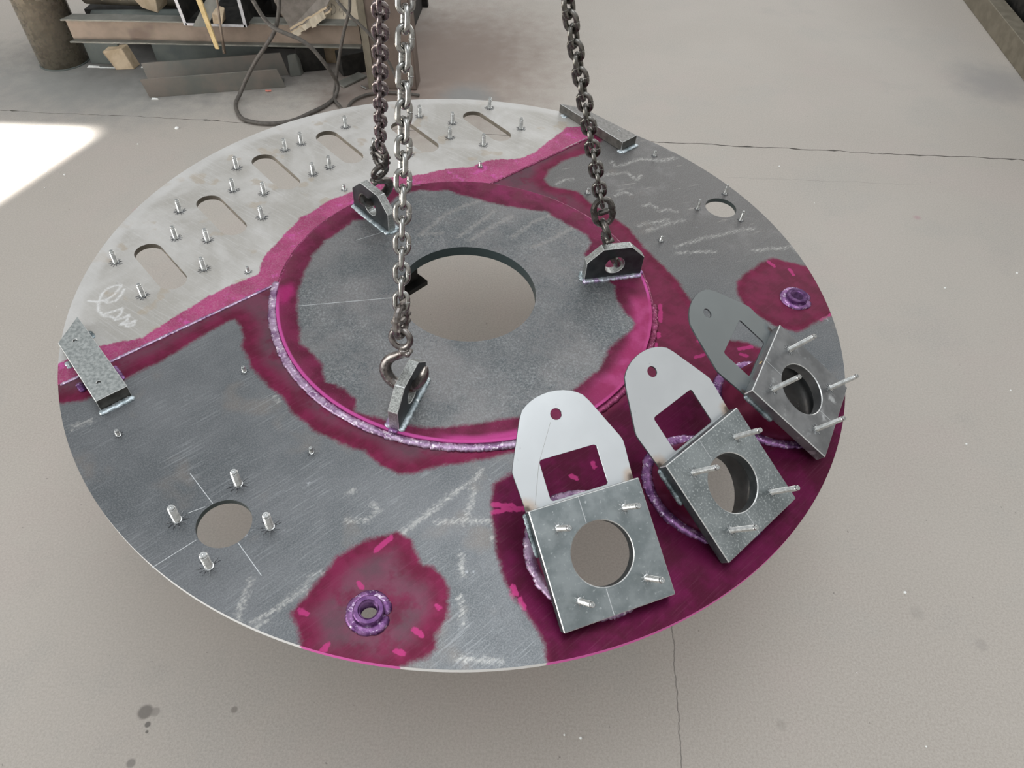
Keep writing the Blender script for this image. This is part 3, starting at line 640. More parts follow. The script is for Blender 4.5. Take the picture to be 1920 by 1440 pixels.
def a_dye(P):
    d = np.minimum(np_sd(P, POLY['outer']), -np_sd(P, POLY['inner']))
    return np.maximum(d, np.maximum(np_sd(P, POLY['sL']), np_sd(P, POLY['sR'])))
def a_zone(P): return np_sd(P, POLY['zone'])
def lines(ls): 
    def f(P):
        d = np.full(len(P), 1.0)
        for l in ls: d = np.minimum(d, np_dist(P, l, False))
        return np.minimum(d, 0.03)
    return f

aL = math.atan2(*cn(-math.sqrt(R0 ** 2 - CH ** 2), CH)[::-1]); aR = math.atan2(*cn(math.sqrt(R0 ** 2 - CH ** 2), CH)[::-1])
bL = math.atan2(*cn(-math.sqrt(R1 ** 2 - CH ** 2), CH)[::-1]); bR = math.atan2(*cn(math.sqrt(R1 ** 2 - CH ** 2), CH)[::-1])
TAU = 2 * math.pi
def arc(r, a, b, n): return [(r * math.cos(a + (b - a) * i / (n - 1)), r * math.sin(a + (b - a) * i / (n - 1))) for i in range(n)]
aLp, bLp = aL % TAU, bL % TAU
# main plate: outer arc runs from the left seam end the long way round to the right seam end
main_out = arc(R0, aLp, aR + TAU, 300) + arc(R1, bR + TAU, bLp, 160)
seg_out = arc(R0, aR, aLp, 170) + arc(R1, bLp, bR, 70)
BF = [  # support brackets: rotation (columns x, y, z of the flange) and centre of the flange face, in the disc's frame
    (((0.90622, -0.38317, 0.17875), (0.42126, 0.78205, -0.45929), (0.0362, 0.49151, 0.87012)), (0.2651, -0.5803, 0.0635)),
    (((0.69146, -0.6311, 0.35156), (0.72206, 0.58863, -0.36352), (0.02248, 0.50521, 0.8627)), (0.4714, -0.4341, 0.0650)),
    (((0.39815, -0.81374, 0.42345), (0.91712, 0.34344, -0.20234), (0.01922, 0.46892, 0.88303)), (0.6162, -0.2221, 0.0670))]
PR, PRI = 0.0825, 0.0765
def pipe_foot(i, r, n=48):
    R = Matrix(BF[i][0]); o = Vector(BF[i][1]); ax = R.col[2]; out = []
    for k in range(n):
        a = TAU * k / n; p = o + R.col[0] * (r * math.cos(a)) + R.col[1] * (r * math.sin(a))
        q = p - ax * (p.z / ax.z); out.append((q.x, q.y))
    return out
LH = (-0.3066, -0.5641); RHc = (0.5522, 0.3827); CP = [(-0.060, -0.6795), (0.681, 0.0895)]
holes = [circ(*LH, 0.0415, 48), circ(*RHc, 0.0365, 48)] + [circ(*c, 0.014, 24) for c in CP] + [pipe_foot(i, PR + 0.001) for i in range(3)]
slab('main_plate', main_out, holes, -0.010, 0.0, ('outer', 'outer'), disc, 0.0045,
     dict(dye=a_dye, zone=a_zone, scr=lines(SCR_OUT), pk=lines(PINK)))
SL = [(-0.4350, 0.4375), (-0.2620, 0.5140), (-0.0885, 0.5850), (0.0850, 0.5850), (0.2585, 0.5160), (0.4370, 0.4480)]
seg_holes = []
for c, n in SL:
    x, y = cn(c, n); seg_holes.append(slot(x, y, NV[0], NV[1], 0.052, 0.0275))
slab('segment_plate', seg_out, seg_holes, -0.0095, 0.0012, ('segment', 'segment'), disc, 0.0045,
     dict(dye=a_dye, scr=lines(POLY['scrib'])))['label'] = 'silver segment with six slots'
slab('centre_plate', circ(0, 0, 0.3725, 200), [circ(0, 0, RH, 96)], -0.016, 0.006, ('center', 'center'), disc, 0.0045,
     dict(dye=a_dye, scr=lines(SCR_CEN)))

# weld seams of the disc
def ring_pts(r, a, b, n, z): return [(r * math.cos(math.radians(a + (b - a) * i / (n - 1))), r * math.sin(math.radians(a + (b - a) * i / (n - 1))), z) for i in range(n)]
bead_path(ring_pts(0.3800, -176, -92, 120, 0.0015), 0.0080, seed=1, step=0.009).build('weld_bead', M['weld_dyed'], disc, True)
bead_path(ring_pts(0.3800, -93, -58, 60, 0.0015), 0.0080, seed=2, step=0.007).build('weld_bead', M['weld_dyed'], disc, True)
bead_path(ring_pts(0.3790, -60, 4, 90, 0.0010), 0.0070, seed=3, step=0.006).build('weld_bead', M['weld_dark'], disc, True)
bead_path(ring_pts(0.3755, 3, 185, 200, 0.0015), 0.0034, seed=4, step=0.012).build('weld_bead', M['weld_dark'], disc, True)
p0 = cn(-math.sqrt(R0 ** 2 - CH ** 2) + 0.003, CH - 0.002); p1 = cn(-math.sqrt(R1 ** 2 - CH ** 2) - 0.004, CH - 0.002)
q0 = cn(math.sqrt(R1 ** 2 - CH ** 2) + 0.004, CH - 0.002); q1 = cn(math.sqrt(R0 ** 2 - CH ** 2) - 0.003, CH - 0.002)
bead_path([(*p0, 0.0003), (*p1, 0.0003)], 0.0034, seed=5, step=0.008).build('weld_bead', M['weld_dyed'], disc, True)
bead_path([(*q0, 0.0003), (*q1, 0.0003)], 0.0026, seed=6, step=0.008).build('weld_bead', M['weld_dark'], disc, True)

# scribed setting-out lines (1 mm ribbons lying on the plate)
def ribbon(a, b, w, z, mb):
    a = Vector((*a, 0)); b = Vector((*b, 0)); t = (b - a).normalized(); n = Vector((-t.y, t.x, 0)) * w / 2
    vs = [a - n, b - n, b + n, a + n]; mb.add([(v.x, v.y, z) for v in vs] , [(0, 1, 2, 3)], 'line')
for a, b, z in (((-0.388, -0.483), (-0.335, -0.532), 0), ((-0.276, -0.593), (-0.226, -0.641), 0), ((-0.385, -0.647), (-0.338, -0.596), 0), ((-0.366, -0.553), (-0.344, -0.539), 0),
                ((-0.318, -0.091), (-0.141, -0.040), 0.006), ((-0.252, 0.120), (-0.206, 0.153), 0.006), ((-0.208, 0.326), (-0.150, 0.337), 0.006)):
    mb = MB(); ribbon(a, b, 0.0011, z + 0.0002, mb); mb.build('scribe_line', M['line'], disc)

# ---- studs
def stud_mesh(name, r, h, mat, pitch=0.00175, seg=12):
    mb = MB(); prof = [(r * 1.18, 0), (r * 1.18, 0.0016), (r * 0.9, 0.002)]
    z = 0.003
    while z < h - 0.004:
        prof += [(r * 0.88, z), (r, z + pitch / 2)]; z += pitch
    prof += [(r * 0.9, h - 0.003), (r * 0.9, h - 0.001), (r * 0.74, h), (r * 0.30, h), (r * 0.22, h - 0.0012), (0.0, h - 0.0016)]
    mb.lathe(prof, seg)
    o = mb.build(name, M[mat]); me = o.data; bpy.data.objects.remove(o); return me
def flash_mesh(name, r0, r1, mat, n=11, seed=0):
    rnd = random.Random(seed); mb = MB()
    for i in range(n):
        a = TAU * (i + rnd.uniform(-0.25, 0.25)) / n; L = rnd.uniform(0.7, 1.0) * (r1 - r0) + r0; w = rnd.uniform(0.08, 0.15)
        mid = r0 + (L - r0) * 0.55
        pts = [(r0 * math.cos(a - w), r0 * math.sin(a - w)), (mid * math.cos(a - w * 0.55), mid * math.sin(a - w * 0.55)), (L * math.cos(a), L * math.sin(a)),
               (mid * math.cos(a + w * 0.55), mid * math.sin(a + w * 0.55)), (r0 * math.cos(a + w), r0 * math.sin(a + w))]
        mb.hexa([(x, y, 0) for x, y in pts], [(x, y, 0.0007) for x, y in pts])
    mb.lathe([(r0 * 1.22, 0), (r0 * 1.15, 0.0012), (r0 * 0.9, 0.0016)], 14)
    o = mb.build(name, M[mat]); me = o.data; bpy.data.objects.remove(o); return me
me_big = stud_mesh('threaded_stud', 0.0062, 0.037, 'stud'); me_seg = stud_mesh('threaded_stud', 0.0052, 0.0300, 'stud')
me_sml = stud_mesh('threaded_stud', 0.0036, 0.0265, 'stud'); me_short = stud_mesh('short_stud', 0.0038, 0.0135, 'stud', 0.0015)
me_brk = stud_mesh('threaded_stud', 0.0044, 0.060, 'stud', 0.0013)
fl_dark = [flash_mesh('weld_flash', 0.0066, 0.0185, 'flash', 11, s_) for s_ in range(3)]
fl_seg = [flash_mesh('weld_flash', 0.0056, 0.0145, 'flash', 12, 5 + s_) for s_ in range(3)]
fl_sml = [flash_mesh('weld_flash', 0.0040, 0.0095, 'flash', 8, 9 + s_) for s_ in range(3)]
fl_brk = [flash_mesh('weld_flash', 0.0044, 0.0120, 'flash_pale', 10, 13 + s_) for s_ in range(3)]
def place(name, me, x, y, z, parent, flash=None, tilt=0.0):
    rot = Matrix.Rotation(random.uniform(0, TAU), 4, 'Z')
    o = link(name, me, parent, mw=Matrix.Translation((x, y, z)) @ rot)
    if flash: link('weld_flash', random.choice(flash), o, mw=Matrix.Translation((0, 0, 0.0001)))
    return o
for x, y in ((-0.3073, -0.4929), (-0.3775, -0.5662), (-0.2365, -0.5615), (-0.305, -0.6354)): place('threaded_stud', me_big, x, y, 0, disc, fl_dark)
for i in range(3):
    a = math.radians(75 + 120 * i); place('threaded_stud', me_sml, RHc[0] + 0.0585 * math.cos(a), RHc[1] + 0.0585 * math.sin(a), 0, disc, fl_sml)
for c, n in ((-0.4349, 0.4380), (-0.2617, 0.5150), (-0.0883, 0.5870), (0.0825, 0.5880), (0.2627, 0.5210), (0.4366, 0.4480)):
    for dc in (-0.0630, 0.0630):
        for dn in (-0.061, 0.061): place('threaded_stud', me_seg, *cn(c + dc, n + dn), 0.0012, disc, fl_seg)
for x, y, z in ((-0.4427, -0.0064, .0012), (-0.3169, 0.2956, .0012), (-0.0225, 0.4427, .0012), (-0.5275, -0.4251, 0), (-0.3702, -0.2629, 0), (-0.2091, -0.4188, 0), (0.4034, 0.5722, 0), (0.2378, 0.3833, 0), (0.4032, 0.2344, 0)):
    place('short_stud', me_short, x, y, z, disc, fl_sml)

# ---- welded lifting lugs
LUGS = [-103.0, 138.5, 18.5]
def lug(i):
    a = math.radians(LUGS[i]); T = Matrix.Translation((0, 0, 0.006)) @ Matrix.Rotation(a, 4, 'Z')
    root = empty('lifting_lug', T, disc)
    x0, x1 = 0.2435, 0.3680
    prof = [(x0, 0), (x1, 0), (x1, 0.047), (x1 - 0.033, 0.0775), (x0 + 0.031, 0.0775), (x0, 0.047)]
    hole = circ(0.3057, 0.0335, 0.0205, 32)
    # plate stands upright: extrude across its thickness
    tmp = Matrix.Rotation(math.pi / 2, 4, 'X')
    o = slab('lug_plate', prof, [hole], -0.009, 0.009, ('lug', 'ground', 'bright_edge'), root, bevel=0.0008, mw=tmp, both=True)
    mats = (['weld_lug', 'weld_silver'], ['weld_silver', 'weld_silver'], ['weld_lug', 'weld_silver'])[i]
    for s_, m in ((-1, mats[0]), (1, mats[1])):
        bead_path([(x0 - 0.004, s_ * 0.0115, 0.001), (x1 + 0.002, s_ * 0.0118, 0.001)], 0.0074, seed=20 + i, step=0.006).build('weld_bead', M[m], root, True)
    bead_path([(x1 + 0.003, -0.009, 0.001), (x1 + 0.003, 0.009, 0.001)], 0.005, seed=30 + i, step=0.005).build('weld_bead', M['weld_purple'], root, True)
    bead_path([(x0 - 0.003, -0.010, 0.001), (x0 - 0.003, 0.010, 0.001)], 0.0055, seed=40 + i, step=0.005).build('weld_bead', M['weld_silver'], root, True)
for i in range(3): lug(i)

# ---- clamp blocks at the two ends of the straight seam
def block(pts, weld, top, side, holes_):
    root = empty('clamp_block', Matrix.Identity(4), disc)
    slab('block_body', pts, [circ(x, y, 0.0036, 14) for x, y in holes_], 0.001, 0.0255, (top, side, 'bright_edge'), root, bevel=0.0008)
    mb = MB()
    for x, y in holes_: mb.lathe([(0.0036, 0.0225), (0.0, 0.0235)], 14, T=Matrix.Translation((x, y, 0)))
    mb.build('hole_bottom', M['block'], root)
    for pl, m, r in weld: bead_path(pl, r, seed=int(abs(pl[0][0]) * 1000), step=0.006).build('weld_bead', M[m], root, True)
def ccc(l): return [cn(*p) for p in l]
bl = ccc([(-0.6725, 0.1580), (-0.6190, 0.1580), (-0.6170, 0.3690), (-0.6690, 0.3250)])
block(bl, [([(*cn(-0.677, 0.152), 0.001), (*cn(-0.616, 0.152), 0.001)], 'weld_silver', 0.0065), ([(*cn(-0.6145, 0.20), 0.001), (*cn(-0.6145, 0.24), 0.001)], 'weld_purple', 0.004),
           ([(*cn(-0.6145, 0.325), 0.001), (*cn(-0.6145, 0.348), 0.001)], 'weld_grey', 0.005), ([(*cn(-0.6770, 0.215), 0.001), (*cn(-0.6765, 0.240), 0.001)], 'weld_purple', 0.006), ([(*cn(-0.6740, 0.280), 0.001), (*cn(-0.6730, 0.300), 0.001)], 'weld_silver', 0.005)],
      'block', 'block_dark', ccc([(-0.6520, 0.1950), (-0.6440, 0.3130)]))
br = ccc([(0.6380, 0.1640), (0.6920, 0.1640), (0.6720, 0.3380), (0.6370, 0.3870)])
block(br, [([(*cn(0.634, 0.158), 0.001), (*cn(0.694, 0.158), 0.001)], 'weld_silver', 0.0062), ([(*cn(0.6340, 0.155), 0.001), (*cn(0.6340, 0.172), 0.001)], 'weld_silver', 0.006),
           ([(*cn(0.6335, 0.355), 0.001), (*cn(0.6335, 0.375), 0.001)], 'weld_silver', 0.0065)],
      'block_grey', 'block_side_grey', ccc([(0.6700, 0.2050), (0.6600, 0.3150)]))

# ---- threaded collars
for j, (x, y) in enumerate(CP):
    root = empty('threaded_collar', Matrix.Translation((x, y, 0)), disc)
    prof = [(0.0140, -0.0105), (0.0140, 0.0105), (0.0152, 0.0125), (0.0205, 0.0125), (0.0218, 0.0112), (0.0218, 0.0)]
    inner = [(0.0140, 0.0105)]
    mb = MB(); p2 = [(0.0218, 0.0), (0.0218, 0.0112), (0.0205, 0.0125), (0.0152, 0.0125), (0.0138, 0.0108)]
    z = 0.0095
    while z > -0.009: p2 += [(0.0120, z), (0.0136, z - 0.0012)]; z -= 0.0026
    p2 += [(0.0136, -0.014), (0.0218, -0.014)]
    mb.lathe(p2, 40, closed=True); mb.build('collar_ring', M['purple'], root)
    bead_path([(0.0255 * math.cos(TAU * i / 48), 0.0255 * math.sin(TAU * i / 48), 0.0005) for i in range(48)], 0.0085, closed=True, seed=50 + j, step=0.022).build('weld_bead', M['weld_purple'], root, True)

# ---- inclined support brackets, each on its own pipe through the disc
TG = [(-0.0880, 0.080), (0.0880, 0.080), (0.0880, 0.098), (0.0915, 0.148), (0.0560, 0.2215)]
def tongue_outline():
    out = [(0.0878, 0.078), (0.0878, 0.096), (0.0905, 0.140), (0.0905, 0.149), (0.0880, 0.156)]
    out += [(0.0575, 0.2205)]
    # rounded head: ellipse-like corners
    for t in range(1, 12):
        a = math.radians(t * 15 - 0); ang = math.radians(28 + (152 - 28) * t / 12)
        out.append((0.064 * math.cos(ang) , 0.2015 + 0.0465 * math.sin(ang) + 0.002))
    out += [(-0.0575, 0.2205), (-0.0880, 0.156), (-0.0905, 0.149), (-0.0905, 0.140), (-0.0878, 0.096), (-0.0878, 0.078)]
    return out
def bracket(i):
    R = Matrix(BF[i][0]); x = R.col[0].normalized(); z = R.col[2].normalized(); y = z.cross(x).normalized(); x = y.cross(z)
    T = Matrix.Translation(BF[i][1]) @ Matrix((x, y, z)).transposed().to_4x4()
    root = empty('support_bracket', T, disc)
    root['label'] = ('bracket nearest the camera, pale tongue', 'middle bracket with mottled flange', 'rear bracket, dimmer reflection painted into its grey tongue')[i]
    fm = ('flange', 'flange_mottled', 'flange_dark')[i]
    h = 0.0885; t = 0.0200
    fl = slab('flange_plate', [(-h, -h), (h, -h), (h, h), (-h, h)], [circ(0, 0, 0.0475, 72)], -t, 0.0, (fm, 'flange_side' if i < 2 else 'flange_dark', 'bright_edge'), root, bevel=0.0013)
    tm = 'tongue' if i < 2 else 'tongue_dim_reflection'
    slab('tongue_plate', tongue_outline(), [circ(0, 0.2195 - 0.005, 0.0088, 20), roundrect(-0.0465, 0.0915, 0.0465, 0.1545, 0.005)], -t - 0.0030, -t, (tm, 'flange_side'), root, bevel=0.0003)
    # pipe: from the back of the flange down through the disc, cut flush below it
    Ti = T.inverted(); zd = T.to_3x3().col[2]
    def cut(r, zc, n=48):
        out = []
        for k in range(n):
            a = TAU * k / n; p = T @ Vector((r * math.cos(a), r * math.sin(a), 0)); s_ = (zc - p.z) / zd.z
            out.append((r * math.cos(a), r * math.sin(a), s_))
        return out
    n = 48; zb = -0.0115
    oc = [(a, b, min(c, -0.094)) for a, b, c in cut(PR, zb)]; ic = [(a, b, min(c, -0.094)) for a, b, c in cut(PRI, zb)]
    zt_ = -t - 0.0032
    vs = [(a, b, zt_) for a, b, c in oc] + oc + [(a, b, zt_) for a, b, c in ic] + ic
    fs = []
    for k in range(n):
        l = (k + 1) % n
        fs += [(k, n + k, n + l, l), (2 * n + l, 3 * n + l, 3 * n + k, 2 * n + k), (n + k, 3 * n + k, 3 * n + l, n + l), (l, 2 * n + l, 2 * n + k, k)]
    mb = MB(); half = [f for q, f in enumerate(fs) if q % 4 in (0,)]; rest = [f for q, f in enumerate(fs) if q % 4 != 0]
    mb.add(vs, half, 'pipe'); mb.add(vs, rest, 'pipe_in'); mb.build('pipe_stub', None, root, True)
    for q, (a, b) in enumerate(((-1, 1), (1, 1), (1, -1), (-1, -1))):
        place('threaded_stud', me_brk, a * 0.0530, b * 0.0530, 0, root, fl_brk)
    for s_ in (-1, 1):
        bead_path([(s_ * (h + 0.0015), 0.086, -t - 0.001), (s_ * (h + 0.0015), 0.020, -t - 0.001)], 0.0042, seed=60 + i, step=0.006, squash=1).build('weld_bead', M['weld_grey'], root, True)
    # oblique weld of the pipe to the disc, laid in the disc plane
    foot = pipe_foot(i, PR + 0.006, 64); z0 = [Vector((a, b, 0.001)) for a, b in foot]
    lo = bead_path(z0, 0.0100, closed=True, seed=70 + i, step=0.008)
    lo.v = [tuple(Ti @ Vector(v)) for v in lo.v]
    lo.build('weld_bead', M[('weld_dyed', 'weld_purple', 'weld_purple')[i]], root, True)
    mbl = MB()
    for ya, yb in ((0.0480, 0.0870), (-0.0870, -0.0490)):
        mbl.add([(-0.0105 - 0.0005, ya, 0.00015), (-0.0105 + 0.0005, ya, 0.00015), (-0.0105 + 0.0005, yb, 0.00015), (-0.0105 - 0.0005, yb, 0.00015)], [(0, 1, 2, 3)], 'line')
    mbl.build('scribe_line', None, root)
    if i == 0:
        mt = MB(); zz = -t + 0.00015; P_ = [(-0.071, 0.094), (-0.048, 0.150), (-0.012, 0.205)]
        for (xa, ya), (xb, yb) in zip(P_[:-1], P_[1:]): mt.add([(xa - 0.0002, ya, zz), (xa + 0.0002, ya, zz), (xb + 0.0002, yb, zz), (xb - 0.0002, yb, zz)], [(0, 1, 2, 3)], 'ink')
        mt.build('scribe_line', None, root)
    if i == 2:
        mb = MB(); mb.lathe([(0.0035, 0), (0.0, 0.0002)], 12, T=Matrix.Translation((-0.012, h + 0.0002, -t / 2)) @ Matrix.Rotation(-math.pi / 2, 4, 'X'))
        mb.build('hole_mark', M['stick'], root)
for i in range(3): bracket(i)

# ---- bar welded underneath, seen through the centre hole
bar = MB(); Rb = Matrix.Rotation(math.radians(51), 3, 'Z'); db = Rb @ Vector((1, 0, 0)); nb = Rb @ Vector((0, 1, 0))
eb = Vector((-0.104, 0.124, 0)) + nb * 0.022
c1 = eb - db * 0.14 + Vector((0, 0, -0.094)); bar.box(c1, (0.28, 0.052, 0.012), None, Rb)
c2 = eb - db * 0.152 + Vector((0, 0, -0.052)); bar.box(c2, (0.28, 0.014, 0.072), None, Rb)
bar.build('underside_bar', M['black'], disc, bevel=0.001)

# ------------------------------------------------------------------ lifting chains with connector link and eye hook
def D(p): return Md @ Vector(p)
def oval(a, b, straight, n=8):
    """stadium centreline in the xz plane: arc radius a, half straight = straight"""
    pts = []
    for i in range(n + 1):
        t = math.pi * i / n; pts.append((a * math.cos(t), 0, straight + b * math.sin(t)))
    for i in range(n + 1):
        t = math.pi + math.pi * i / n; pts.append((a * math.cos(t), 0, -straight + b * math.sin(t)))
    return pts
def link_mesh(mat):
    mb = MB(); mb.tube(oval(0.0100, 0.0100, 0.0062, 7), 0.0042, 9, closed=True, flat=(0, 1, 0))
    for s_ in (0,):      # flash of the butt weld on one leg
        mb.lathe([(0.0044, -0.0008), (0.0049, 0), (0.0044, 0.0008)], 9, T=Matrix.Translation((0.0100, 0, 0)))
    o = mb.build('chain_link', M[mat], smooth=True); me = o.data; bpy.data.objects.remove(o); return me
def connector_mesh(mat):
    mb = MB()
    pts = oval(0.0180, 0.0180, 0.0085, 9)
    rr = [0.0058 + 0.0014 * (1 - min(1, abs(p[2]) / 0.02)) for p in pts]
    mb.tube(pts, rr, 9, closed=True, flat=(0, 1, 0))
    mb.tube([(-0.0235, 0, 0), (-0.021, 0, 0), (0.021, 0, 0), (0.0235, 0, 0)], [0.003, 0.0038, 0.0038, 0.003], 10)
    mb.tube([(-0.0090, 0, 0), (0.0090, 0, 0)], 0.0062, 12)
    for sx_ in (-1, 1):
        for sz in (-1, 1): mb.box((sx_ * 0.0185, 0, sz * 0.0065), (0.0085, 0.0160, 0.0050))
        for q in range(5):   # forged marks standing proud on the shoulders
            t = math.radians(32 + q * 13); mb.box((sx_ * 0.0180 * math.cos(t), -0.0062, sx_ * (0.0085 + 0.0180 * math.sin(t)) ), (0.0016, 0.0016, 0.0036), None, Matrix.Rotation(-sx_ * t, 3, 'Y'))
    o = mb.build('connector_link', M[mat]); me = o.data; bpy.data.objects.remove(o)
    return me
def smooth_path(P, n=5):
    out = []; m = len(P)
    for i in range(m - 1):
        p0 = Vector(P[max(i - 1, 0)]); p1 = Vector(P[i]); p2 = Vector(P[i + 1]); p3 = Vector(P[min(i + 2, m - 1)])
        for j in range(n):
            t = j / n
            out.append(0.5 * ((2 * p1) + (-p0 + p2) * t + (2 * p0 - 5 * p1 + 4 * p2 - p3) * t * t + (-p0 + 3 * p1 - 3 * p2 + p3) * t ** 3))
    out.append(Vector(P[-1])); return out
HK = [(0.002, -0.020, .0078), (0.000, -0.027, .0080), (-0.009, -0.033, .0076), (-0.022, -0.039, .0082), (-0.033, -0.051, .0098), (-0.0365, -0.066, .0112), (-0.031, -0.081, .0115), (-0.018, -0.0915, .0112),
      (0.000, -0.0950, .0105), (0.016, -0.0890, .0098), (0.028, -0.0760, .0090), (0.0350, -0.0630, .0078), (0.0385, -0.0530, .0050), (0.0400, -0.0480, .0020)]
def hook_mesh(mat):
    mb = MB()
    mb.tube([(0.0165 * math.cos(TAU * i / 28), 0, 0.0165 * math.sin(TAU * i / 28)) for i in range(28)], 0.0056, 10, closed=True, flat=(0, 1, 0))
    P = smooth_path([(a, 0, b) for a, b, r in HK], 4)
    rr = []
    for i in range(len(HK) - 1):
        for j in range(4): rr.append(HK[i][2] + (HK[i + 1][2] - HK[i][2]) * j / 4)
    rr.append(HK[-1][2])
    mb.tube(P, rr, 12, flat=(0, 1, 0))
    mb.v = [(x, y * 0.80 if z < -0.03 else y, z) for x, y, z in mb.v]
    for q in range(9):   # raised forging marks along the back of the hook
        i = 10 + q * 2; p = P[i]; t = (P[i + 1] - P[i - 1]).normalized(); n = Vector((-t.z, 0, t.x))
        an = math.atan2(t.x, t.z)
        for k in range(2 if q % 3 else 1):
            mb.box(p + Vector((0, -rr[i] * 0.80 + 0.0002, 0)) + t * 0.0012 * (k * 2 - 1), (0.0046, 0.0014, 0.0011), None, Matrix.Rotation(an + (0.5 if (q + k) % 2 else -0.2), 3, 'Y'))
    mb.tube([(0.0110, -0.0078, -0.026), (0.0110, 0.0078, -0.026)], 0.0048, 10)
    o = mb.build('sling_hook', M[mat], smooth=True); me = o.data; bpy.data.objects.remove(o); return me
def frame(z, xhint):
    z = z.normalized(); x = (xhint - z * z.dot(xhint)).normalized(); y = z.cross(x)
    return Matrix((x, y, z)).transposed().to_4x4()
Rd = Md.to_3x3()
def chain(i, E, K, T, mats, flip, label, twist, nlinks):
    a = math.radians(LUGS[i]); tang = Rd @ Vector((-math.sin(a), math.cos(a), 0)); rad = Rd @ Vector((math.cos(a), math.sin(a), 0))
    if flip: tang = -tang
    E, K, T = D(E), D(K), D(T)
    root = empty('lifting_chain', Matrix.Translation(K)); tag(root, label, 'chain', 'chains carrying the disc')
    inv = Matrix.Translation(-K)
    # hook: its bowl runs through the hole of the lug
    r = 0.3057; hole = D((r * math.cos(a), r * math.sin(a), 0.006 + 0.0335 + 0.0085))
    up = (E - hole); zdir = up.normalized()
    up_ = (E - (hole - tang * 0.0 )).normalized()
    link('sling_hook', hook_mesh(mats[1]), root, mw=inv @ Matrix.Translation(hole + up_ * 0.0950) @ frame(up_, tang))
    Ee = hole + up_ * 0.0950
    kd = (K - Ee).normalized()
    ax = (T - K).normalized()
    Kc = Ee + kd * 0.0330
    link('connector_link', connector_mesh(mats[1]), root, mw=inv @ Matrix.Translation(Kc) @ frame((kd + ax).normalized(), -rad if not flip else rad))
    me = link_mesh(mats[0]); base = frame(ax, tang)
    for k in range(nlinks):
        s_ = 0.0335 + 0.02395 * k
        # slight sag-free twist along the chain
        ph = twist(s_) + (math.pi / 2 if k % 2 else 0)
        link('chain_link', me, root, mw=inv @ Matrix.Translation(Kc + ax * s_) @ base @ Matrix.Rotation(math.radians(0) + ph, 4, 'Z'))
chain(0, (-0.0806, -0.271, 0.135), (-0.0807, -0.2609, 0.172), (-0.0863, -0.0892, 0.60), ('chain_bright', 'hook'), False,
      'thick bright steel chain in front, hooked into the lug beside the pink weld ring', lambda s_: math.radians(17 + 38 * math.exp(-((s_ - 0.34) / 0.13) ** 2)), 30)
chain(1, (-0.2074, 0.1868, 0.128), (-0.2038, 0.1921, 0.165), (-0.1389, -0.0051, 0.56), ('chain_brown', 'hook_dark'), False,
      'brownish steel chain behind the bright one, hooked into the far left lug', lambda s_: math.radians(95 + 38 * min(1, s_ / 0.22)), 27)
chain(2, (0.2604, 0.0811, 0.128), (0.2481, 0.0926, 0.165), (0.1296, 0.0374, 0.57), ('chain_dark', 'hook_dark'), True,
      'dark steel chain on the right, hooked into the lug right of the centre hole', lambda s_: math.radians(-6 - 45 * min(1, s_ / 0.42) ** 1.5), 27)

# ------------------------------------------------------------------ background: rack with scrap steel at the upper left
def solid(name, fn, m, label=None, cat=None, bevel=0.0, smooth=False, parent=None, group=None):
    mb = MB(); fn(mb); o = mb.build(name, M[m], parent, smooth, bevel)
    if label: tag(o, label, cat, group)
    return o
# pipe column at the far left
col = empty('pipe_column', Matrix.Translation((-2.085, 2.030, 0))); tag(col, 'worn brown steel pipe column standing in the upper left corner', 'column')
mb = MB(); mb.lathe([(0.104, 0.0), (0.104, 2.2), (0.098, 2.2), (0.098, 0.0)], 48, closed=True); mb.build('column_pipe', M['pipe_col'], col, True)
mb = MB(); mb.lathe([(0.102, 0.0), (0.109, 0.0), (0.106, 0.003), (0.1035, 0.005)], 48, closed=True); mb.build('floor_weld', M['teal'], col, True)
# rusty box post at the right end of the rack
post = empty('box_post', Matrix.Translation((-0.560, 1.905, 0))); tag(post, 'rusty square steel post behind the chains at the top', 'post')
mb = MB(); mb.box((0, 0, 1.1), (0.200, 0.09, 2.2)); mb.build('post_tube', M['rust_dark'], post, bevel=0.004)
mb = MB(); mb.box((-0.1015, -0.020, 1.1), (0.006, 0.06, 2.2)); mb.box((-0.088, -0.047, 1.1), (0.026, 0.005, 2.2)); mb.build('corner_strip', M['tan'], post, bevel=0.0008)

# long I-beam carried on packing
beam = empty('steel_beam', Matrix.Translation((-1.9, 1.91, 0.147)) @ Matrix.Rotation(math.radians(-0.6), 4, 'Y') ); tag(beam, 'long rusty I-beam lying across packing between column and post', 'beam')
mb = MB(); mb.box((0.60, 0, 0.0475), (1.235, 0.0055, 0.083)); mb.build('web', M['rust_web'], beam)
for z in (0.003, 0.0925):
    mb = MB(); mb.hexa([(-0.022, -0.030, z - 0.003), (1.22, -0.030, z - 0.003), (1.22, 0.030, z - 0.003), (0.006, 0.030, z - 0.003)], [(-0.022, -0.030, z + 0.003), (1.22, -0.030, z + 0.003), (1.22, 0.030, z + 0.003), (0.006, 0.030, z + 0.003)])
    mb.build('flange', M['beam_grey'], beam, bevel=0.0006)
# packing plates standing under it
tag(solid('packing_plate', lambda m: m.box((-1.875, 2.02, 0.066), (0.155, 0.024, 0.132)), 'teal', bevel=0.001), 'dark dusty steel plate standing under the left end of the I-beam', 'plate')
tag(solid('packing_plate', lambda m: m.box((-1.42, 2.06, 0.0655), (0.50, 0.024, 0.131), None, Matrix.Rotation(math.radians(-1), 3, 'Z')), 'teal', bevel=0.001), 'long dark plate on edge behind the two angle bars under the I-beam', 'plate')
tag(solid('packing_block', lambda m: m.box((-0.95, 2.03, 0.062), (0.12, 0.05, 0.124), None, Matrix.Rotation(0.3, 3, 'Z')), 'black', bevel=0.002), 'black steel packing block under the right half of the I-beam', 'block')

